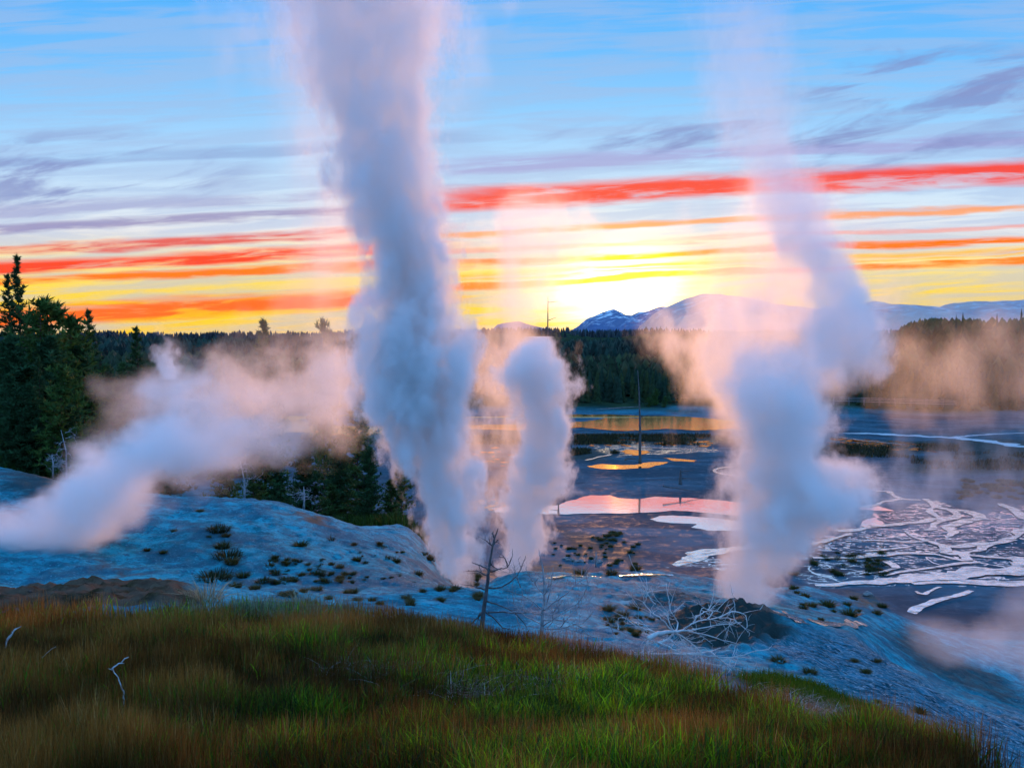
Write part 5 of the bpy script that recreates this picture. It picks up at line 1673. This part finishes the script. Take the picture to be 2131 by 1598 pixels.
M['throat'] = simple_mat('wet_throat', (0.01, 0.012, 0.014), (0.02, 0.025, 0.028), 5, 0.3, 0.4)
vent(965, 1217, 0.45, 'small crusted vent at the foot of the tallest steam column')
vent(1548, 1268, 0.95, 'broad dark crusted vent under the right steam column')
rock(1484, 1278, 26, 2, 'dark knobbly rock at the left lip of the right vent')
rock(1460, 1290, 20, 3, 'second dark rock just left of the right vent')
rock(1532, 1268, 18, 2, 'dark rock lump in front of the right steam column')
rock(1508, 1272, 14, 3, 'small dark rock between the two lip rocks of the right vent')
rock(978, 1214, 16, 3, 'brown rock right beside the main vent')
rock(970, 1222, 10, 2, 'small brown rock in front of the main vent')
rock(1805, 1240, 24, 0, 'grey boulder at the water edge right of the brown mound')
for i in range(26):
    rock(rr.uniform(1440, 1570), rr.uniform(1266, 1300), rr.uniform(6, 22), rr.choice((2, 3)), 'dark crusty lump on the rim below the right steam column', 'crusty lumps on the rim of the right vent')
for i in range(16):
    rock(rr.uniform(20, 380), rr.uniform(1216, 1238), rr.uniform(6, 16), rr.choice((2, 3)), 'brown crumbling clod on the bank above the meadow', 'clods on the brown bank')
for i in range(14):
    rock(rr.uniform(1170, 1250), rr.uniform(1160, 1172), rr.uniform(6, 14), rr.choice((0, 1)), 'pale stone in the heap beyond the white sinter shelf', 'stones beyond the sinter shelf')
for i in range(14):
    rock(rr.uniform(1520, 1680), rr.uniform(1420, 1450), rr.uniform(4, 10), rr.choice((2, 3)), 'brown clod on the bare strip above the green tongue', 'clods on the bare strip')


# ------------------------------------------------------------------ steam
def steam_part(name, parent, origin, rows, Y, axis='z', peak=3.0, depth=1.0, soft=0.30, amp=1.57, nscale=0.9, stretch=0.7, warp=0.95, wscale=0.35, aniso=0.35,
               detail=5, step=0.3, rough=0.60, hull=1.60, seed=0.0, color=(0.995, 0.995, 0.995), yslope=0.0, gap=0.0):
    """one body of steam: a lumpy closed hull filled with an uneven volume whose axis, width and thickness follow ROWS"""
    S, Cc, R, D = [], [], [], []
    for r in rows:
        if axis == 'z':
            a, b = at(r[1], r[0], Y), at(r[2], r[0], Y)
            S.append(a.z - origin.z); Cc.append((a.x + b.x) / 2 - origin.x); R.append(abs(b.x - a.x) / 2)
        else:
            a, b = at(r[0], r[1], Y), at(r[0], r[2], Y)
            S.append(a.x - origin.x); Cc.append((a.z + b.z) / 2 - origin.z); R.append(abs(b.z - a.z) / 2)
        D.append(r[3])
    order = np.argsort(S)
    S, Cc, R, D = [np.array(v)[order] for v in (S, Cc, R, D)]
    s0, s1 = S[0], S[-1]
    c0, c1 = Cc.min() - 0.01, Cc.max() + 0.01
    rm = R.max()
    y0 = Y - origin.y
    m, t, out = new_mat(name)
    tc = t.node('ShaderNodeTexCoord')
    P0 = tc.outputs['Object']
    Pn = t.vmath('ADD', P0, t.comb(seed, seed * 1.7, -seed))
    W = t.noise(Pn, wscale, 2, 0.5, color=True)
    W = t.vmath('MULTIPLY', t.vmath('SUBTRACT', W, t.comb(.5, .5, .5)), t.comb(warp * 2, warp * 2, warp * 2))
    P = t.vmath('ADD', P0, W)
    x, y, z = t.sep(P)
    s, c = (z, x) if axis == 'z' else (x, z)
    fac = t.maprange(s, s0, s1)
    rp = t.ramp(fac, [((a - s0) / (s1 - s0), ((b - c0) / (c1 - c0), q / rm, d, 1)) for a, b, q, d in zip(S, Cc, R, D)][:32])
    sc = t.node('ShaderNodeSeparateColor'); t.l.new(rp.outputs[0], sc.inputs[0])
    cc = t.math('MULTIPLY_ADD', sc.outputs[0], c1 - c0, c0)
    rr_ = t.math('MULTIPLY', sc.outputs[1], rm)
    a_ = t.math('DIVIDE', t.math('SUBTRACT', c, cc), rr_)
    yy = t.math('SUBTRACT', y, t.math('MULTIPLY_ADD', s, yslope, y0)) if yslope else t.math('SUBTRACT', y, y0)
    b_ = t.math('DIVIDE', yy, t.math('MULTIPLY', rr_, depth))
    q = t.math('SQRT', t.math('ADD', t.math('MULTIPLY', a_, a_), t.math('MULTIPLY', b_, b_)))
    st = (1, 1, stretch) if axis == 'z' else (stretch, 1, 1)
    n = t.noise(t.vmath('MULTIPLY', Pn, t.comb(*st)), nscale, detail, rough)
    e = t.math('SUBTRACT', t.math('MULTIPLY_ADD', t.math('SUBTRACT', n, 0.5), amp * 2, 0.95 + soft * 0.45), q)
    d = t.smooth(e, gap, gap + soft * 1.4)
    d = t.math('POWER', d, 1.4)
    d = t.math('MULTIPLY', t.math('MULTIPLY', d, sc.outputs[2]), peak)
    vs_ = t.node('ShaderNodeVolumeScatter')
    vs_.inputs['Color'].default_value = (*color, 1)
    t.put(vs_.inputs['Density'], d)
    vs_.inputs['Anisotropy'].default_value = aniso
    t.l.new(vs_.outputs[0], out.inputs['Volume'])
    # Cycles takes a tenth of the box as the step for a filled mesh; the rate scales that
    hs = np.linspace(s0, s1, max(10, int((s1 - s0) / max(rm, .3) * 4)))
    k = 26
    V, Fc = [], []
    for i, sv in enumerate(hs):
        cv, rv = np.interp(sv, S, Cc), np.interp(sv, S, R) * hull + warp * 0.22
        if i in (0, len(hs) - 1): rv *= 0.7
        for j in range(k):
            an = 6.28318 * j / k
            lump = 1 + 0.10 * mnoise.noise(Vector((math.cos(an) * 1.5, math.sin(an) * 1.5, sv / max(rv, .2) + seed)))
            ca, sa = math.cos(an) * rv * lump, math.sin(an) * rv * depth * lump
            yv = y0 + sa + yslope * sv
            V.append((cv + ca, yv, sv) if axis == 'z' else (sv, yv, cv + ca))
    nh = len(hs)
    for i in range(nh - 1):
        for j in range(k):
            j2 = (j + 1) % k
            f = (i * k + j, i * k + j2, (i + 1) * k + j2, (i + 1) * k + j)
            Fc.append(f if axis == 'z' else f[::-1])
    Fc.append(tuple(range(k - 1, -1, -1)) if axis == 'z' else tuple(range(k)))
    Fc.append(tuple((nh - 1) * k + j for j in range(k)) if axis == 'z' else tuple((nh - 1) * k + j for j in range(k - 1, -1, -1)))
    V_ = np.array(V)
    ext = (V_.max(0) - V_.min(0)).mean() / 10.0
    m.cycles.volume_step_rate = max(0.01, step / ext)
    m.cycles.volume_sampling = 'DISTANCE'
    return mesh_obj(name, V, Fc, m, parent, True)


def plume(px, py, Y, label, z=None):
    p = at(px, py, Y)
    if z is not None: p.z = z
    root = empty('steam_plume', p)
    tag(root, label, 'steam plume')
    return root, p


# main column
r1, o1 = plume(965, 1216, 28.5, 'tallest steam column, rising out of the picture from the vent left of centre')
steam_part('steam_column', r1, o1, [
    (1222, 948, 984, .9), (1190, 925, 1012, 1), (1150, 902, 1012, 1), (1100, 882, 1010, 1), (1050, 868, 1004, 1), (1000, 845, 998, 1), (950, 808, 985, 1), (900, 778, 978, 1), (850, 762, 982, 1),
    (800, 752, 985, 1), (740, 742, 982, 1), (680, 750, 966, 1), (620, 756, 956, 1), (560, 762, 946, 1), (500, 752, 934, .9), (450, 712, 926, .7), (400, 690, 914, .6), (330, 690, 905, .5),
    (250, 672, 905, .42), (170, 645, 912, .32), (90, 610, 930, .25), (0, 585, 945, .2), (-120, 555, 960, .16), (-300, 500, 980, .3), (-420, 520, 960, 0)],
    28.5, peak=3.0, soft=.40, amp=1.71, nscale=1.14, stretch=.6, warp=0.95, wscale=.5, step=.21, rough=0.72, seed=3.0)
steam_part('steam_veil', r1, o1, [
    (740, 640, 780, 0), (660, 560, 800, .5), (600, 560, 800, .8), (540, 580, 800, 1), (480, 620, 900, 1), (400, 650, 960, .6), (300, 590, 930, .5), (200, 560, 920, .6), (100, 520, 950, .7), (0, 500, 980, .7), (-150, 500, 1000, .3), (-260, 520, 980, 0)],
    29.2, peak=.28, depth=.8, soft=.9, amp=1.93, nscale=.5, stretch=.5, warp=1.33, wscale=.25, step=.5, aniso=0.6, seed=8.0, detail=4)
# middle column
r2, o2 = plume(1085, 1186, 34, 'shorter bulbous steam column just right of the tallest one, with a golden rim')
steam_part('steam_column', r2, o2, [
    (1196, 1045, 1110, .8), (1160, 1042, 1128, 1), (1110, 1038, 1142, 1), (1060, 1036, 1150, 1), (1010, 1046, 1176, 1), (960, 1066, 1186, 1), (910, 1084, 1196, 1), (870, 1078, 1196, 1),
    (830, 1052, 1188, 1), (790, 1040, 1184, 1), (755, 1046, 1182, 1), (728, 1066, 1168, .8), (700, 1085, 1150, 0)],
    34, peak=2.6, soft=.40, amp=1.61, nscale=1.20, stretch=.7, warp=0.85, wscale=.5, step=.21, rough=0.72, seed=13.0)
steam_part('steam_veil', r2, o2, [
    (1130, 1005, 1060, .3), (1050, 985, 1065, .6), (960, 975, 1090, .8), (880, 980, 1100, 1), (800, 980, 1110, .9), (740, 985, 1160, .8), (700, 1000, 1160, .7), (670, 1020, 1150, .5), (640, 1010, 1170, .55),
    (560, 970, 1210, .7), (500, 980, 1235, .8), (440, 1040, 1225, .5), (380, 1060, 1220, 0)],
    35.5, peak=.7, depth=.7, soft=.8, amp=2.10, nscale=.8, stretch=.5, warp=1.14, wscale=.35, step=.4, aniso=0.6, seed=17.0, detail=4)
# right column
r3, o3 = plume(1550, 1262, 30, 'wide steam column rising from the dark vent at the right, bulging to the upper right')
steam_part('steam_column', r3, o3, [
    (1268, 1496, 1600, .7), (1220, 1497, 1622, .8), (1180, 1502, 1650, .9), (1140, 1506, 1690, .9), (1100, 1505, 1740, 1), (1060, 1502, 1822, 1), (1025, 1508, 1826, 1), (990, 1512, 1800, 1),
    (950, 1530, 1735, 1), (900, 1528, 1735, 1), (860, 1522, 1735, .9), (820, 1500, 1736, .65), (780, 1510, 1750, .45), (740, 1520, 1760, .3), (690, 1540, 1760, 0)],
    30, peak=1.9, soft=.55, amp=1.40, nscale=0.84, stretch=.8, warp=0.95, wscale=.4, step=.21, rough=0.72, seed=23.0)
steam_part('steam_billow', r3, o3, [
    (840, 1700, 1760, 0), (805, 1690, 1800, .5), (770, 1665, 1836, .9), (730, 1655, 1848, 1), (680, 1655, 1846, 1), (630, 1660, 1830, 1), (580, 1662, 1802, .95), (530, 1640, 1775, .8), (490, 1610, 1750, .7),
    (450, 1590, 1735, .6), (410, 1565, 1715, .5), (370, 1530, 1690, .4), (320, 1510, 1670, .25), (250, 1480, 1660, .16), (150, 1450, 1660, .10), (40, 1440, 1660, .08), (-100, 1430, 1660, 0)],
    31.5, peak=1.5, soft=.6, amp=1.51, nscale=0.90, stretch=.6, warp=0.95, wscale=.4, step=.21, rough=0.72, seed=29.0)
steam_part('steam_veil', r3, o3, [
    (980, 1470, 1560, 0), (900, 1440, 1640, .5), (850, 1430, 1690, .8), (800, 1405, 1720, 1), (750, 1395, 1730, 1), (700, 1385, 1730, 1), (650, 1400, 1740, .9), (600, 1420, 1790, .55), (540, 1440, 1800, .4), (470, 1470, 1790, .3), (400, 1480, 1760, .2), (340, 1500, 1700, 0)],
    33.5, peak=.85, depth=.6, soft=.8, amp=1.75, nscale=.6, stretch=.6, warp=1.33, wscale=.3, step=.4, aniso=0.6, seed=31.0, detail=4)
# left slanting cloud
r4, o4 = plume(-30, 1190, 27.5, 'low steam cloud drifting up to the right across the pale mound at the left')
steam_part('steam_drift', r4, o4, [
    (-160, 1100, 1250, .8), (-80, 1070, 1242, .9), (0, 1045, 1232, .95), (60, 1030, 1215, 1), (120, 1005, 1200, 1), (160, 945, 1185, .95), (220, 900, 1150, .9), (280, 850, 1090, .9), (320, 800, 1065, .85), (350, 770, 1050, .8),
    (400, 780, 1030, .7), (450, 800, 1010, .6), (500, 830, 990, .5), (560, 840, 970, .38), (620, 850, 950, .25), (690, 860, 940, 0)],
    28.5, axis='x', peak=1.75, depth=.8, soft=.6, amp=1.31, nscale=.6, stretch=.7, warp=0.95, wscale=.35, step=.3, seed=41.0)
steam_part('steam_veil', r4, o4, [
    (130, 900, 990, 0), (180, 840, 980, .35), (250, 800, 960, .5), (330, 715, 900, .6), (400, 740, 900, .7), (440, 700, 900, 1), (500, 690, 920, 1), (560, 690, 940, 1), (640, 690, 940, .95), (700, 700, 930, .9), (750, 710, 900, .8), (800, 720, 880, 0)],
    33, axis='x', peak=.75, depth=.6, soft=.8, amp=1.66, nscale=.45, stretch=.8, warp=1.33, wscale=.3, step=.4, aniso=0.6, seed=47.0, detail=5)
steam_part('steam_puff', r4, o4, [(790, 335, 365, .6), (765, 322, 378, 1), (735, 325, 376, 1), (712, 336, 366, .7), (690, 320, 350, .3), (670, 300, 340, 0)], 29, peak=1.6, soft=.5, amp=2.27, nscale=1.6, warp=0.47, wscale=1.0, step=.15, seed=51.0)
# lower right drift
r5, o5 = plume(1960, 1400, 26, 'thin drifting steam low over the dark hollow at the lower right')
steam_part('steam_drift', r5, o5, [
    (1860, 1290, 1340, 0), (1905, 1270, 1370, .6), (1950, 1285, 1385, 1), (2000, 1290, 1395, 1), (2060, 1270, 1410, .9), (2120, 1250, 1430, .9), (2200, 1240, 1430, .8), (2280, 1240, 1420, 0)],
    27, axis='x', peak=.27, depth=1.1, soft=.8, amp=1.57, nscale=.6, warp=0.95, step=.3, seed=61.0, detail=4)
# far thin steam at the right
r6, o6 = plume(1990, 900, 150, 'faint far curtain of steam before the forest slope at the right edge')
steam_part('steam_curtain', r6, o6, [
    (1780, 860, 900, 0), (1830, 660, 880, .5), (1880, 640, 890, .9), (1940, 640, 900, 1), (2000, 640, 910, 1), (2060, 640, 905, .85), (2120, 640, 920, .9), (2200, 640, 930, .9), (2300, 660, 900, 0)],
    150, axis='x', peak=.028, aniso=0.7, depth=.7, soft=.9, amp=1.75, nscale=.11, stretch=1.6, warp=3.80, wscale=.08, step=3.0, seed=71.0, detail=4)
r7, o7 = plume(1860, 1100, 80, 'faint upright wisps of steam over the braided streams at the right')
steam_part('steam_wisps', r7, o7, [
    (1760, 1090, 1110, 0), (1800, 980, 1120, .6), (1860, 940, 1130, .9), (1920, 930, 1120, 1), (1980, 920, 1130, .9), (2050, 950, 1130, .7), (2110, 930, 1130, .9), (2180, 940, 1120, 0)],
    82, axis='x', peak=.05, depth=.8, soft=.8, amp=2.45, nscale=.22, stretch=2.6, warp=1.52, wscale=.15, step=1.6, seed=81.0, detail=4)
r8, o8 = plume(1190, 1040, 60, 'small detached puff drifting right of the middle steam column')
steam_part('steam_puff', r8, o8, [(1150, 1020, 1040, .4), (1170, 1006, 1040, .8), (1192, 1008, 1038, 1), (1210, 1012, 1034, .6), (1225, 1015, 1030, 0)], 60, axis='x', peak=.6, soft=.6, amp=1.75, nscale=.8, warp=0.57, step=.3, seed=91.0)

if HAZE:
    import bmesh
    bm = bmesh.new(); bmesh.ops.create_cube(bm, size=1)
    hm, ht, hout = new_mat('haze')
    pv = ht.node('ShaderNodeVolumePrincipled')
    pv.inputs['Density'].default_value = HAZE; pv.inputs['Color'].default_value = (0.86, 0.90, 1.0, 1); pv.inputs['Anisotropy'].default_value = 0.0
    ht.l.new(pv.outputs[0], hout.inputs['Volume'])
    me = bpy.data.meshes.new('haze'); bm.to_mesh(me); bm.free(); me.materials.append(hm)
    hz = bpy.data.objects.new('haze', me); C.objects.link(hz)
    hz.scale = (30000, 15500, 1000); hz.location = (0, 7000, 420)
    tag(hz, kind='stuff')

# unused source copies of trees
for p in PROTOS:
    if p.name not in _used: delete_tree(p)
for i, p in enumerate(FP):
    if not _fu[i]: delete_tree(p)
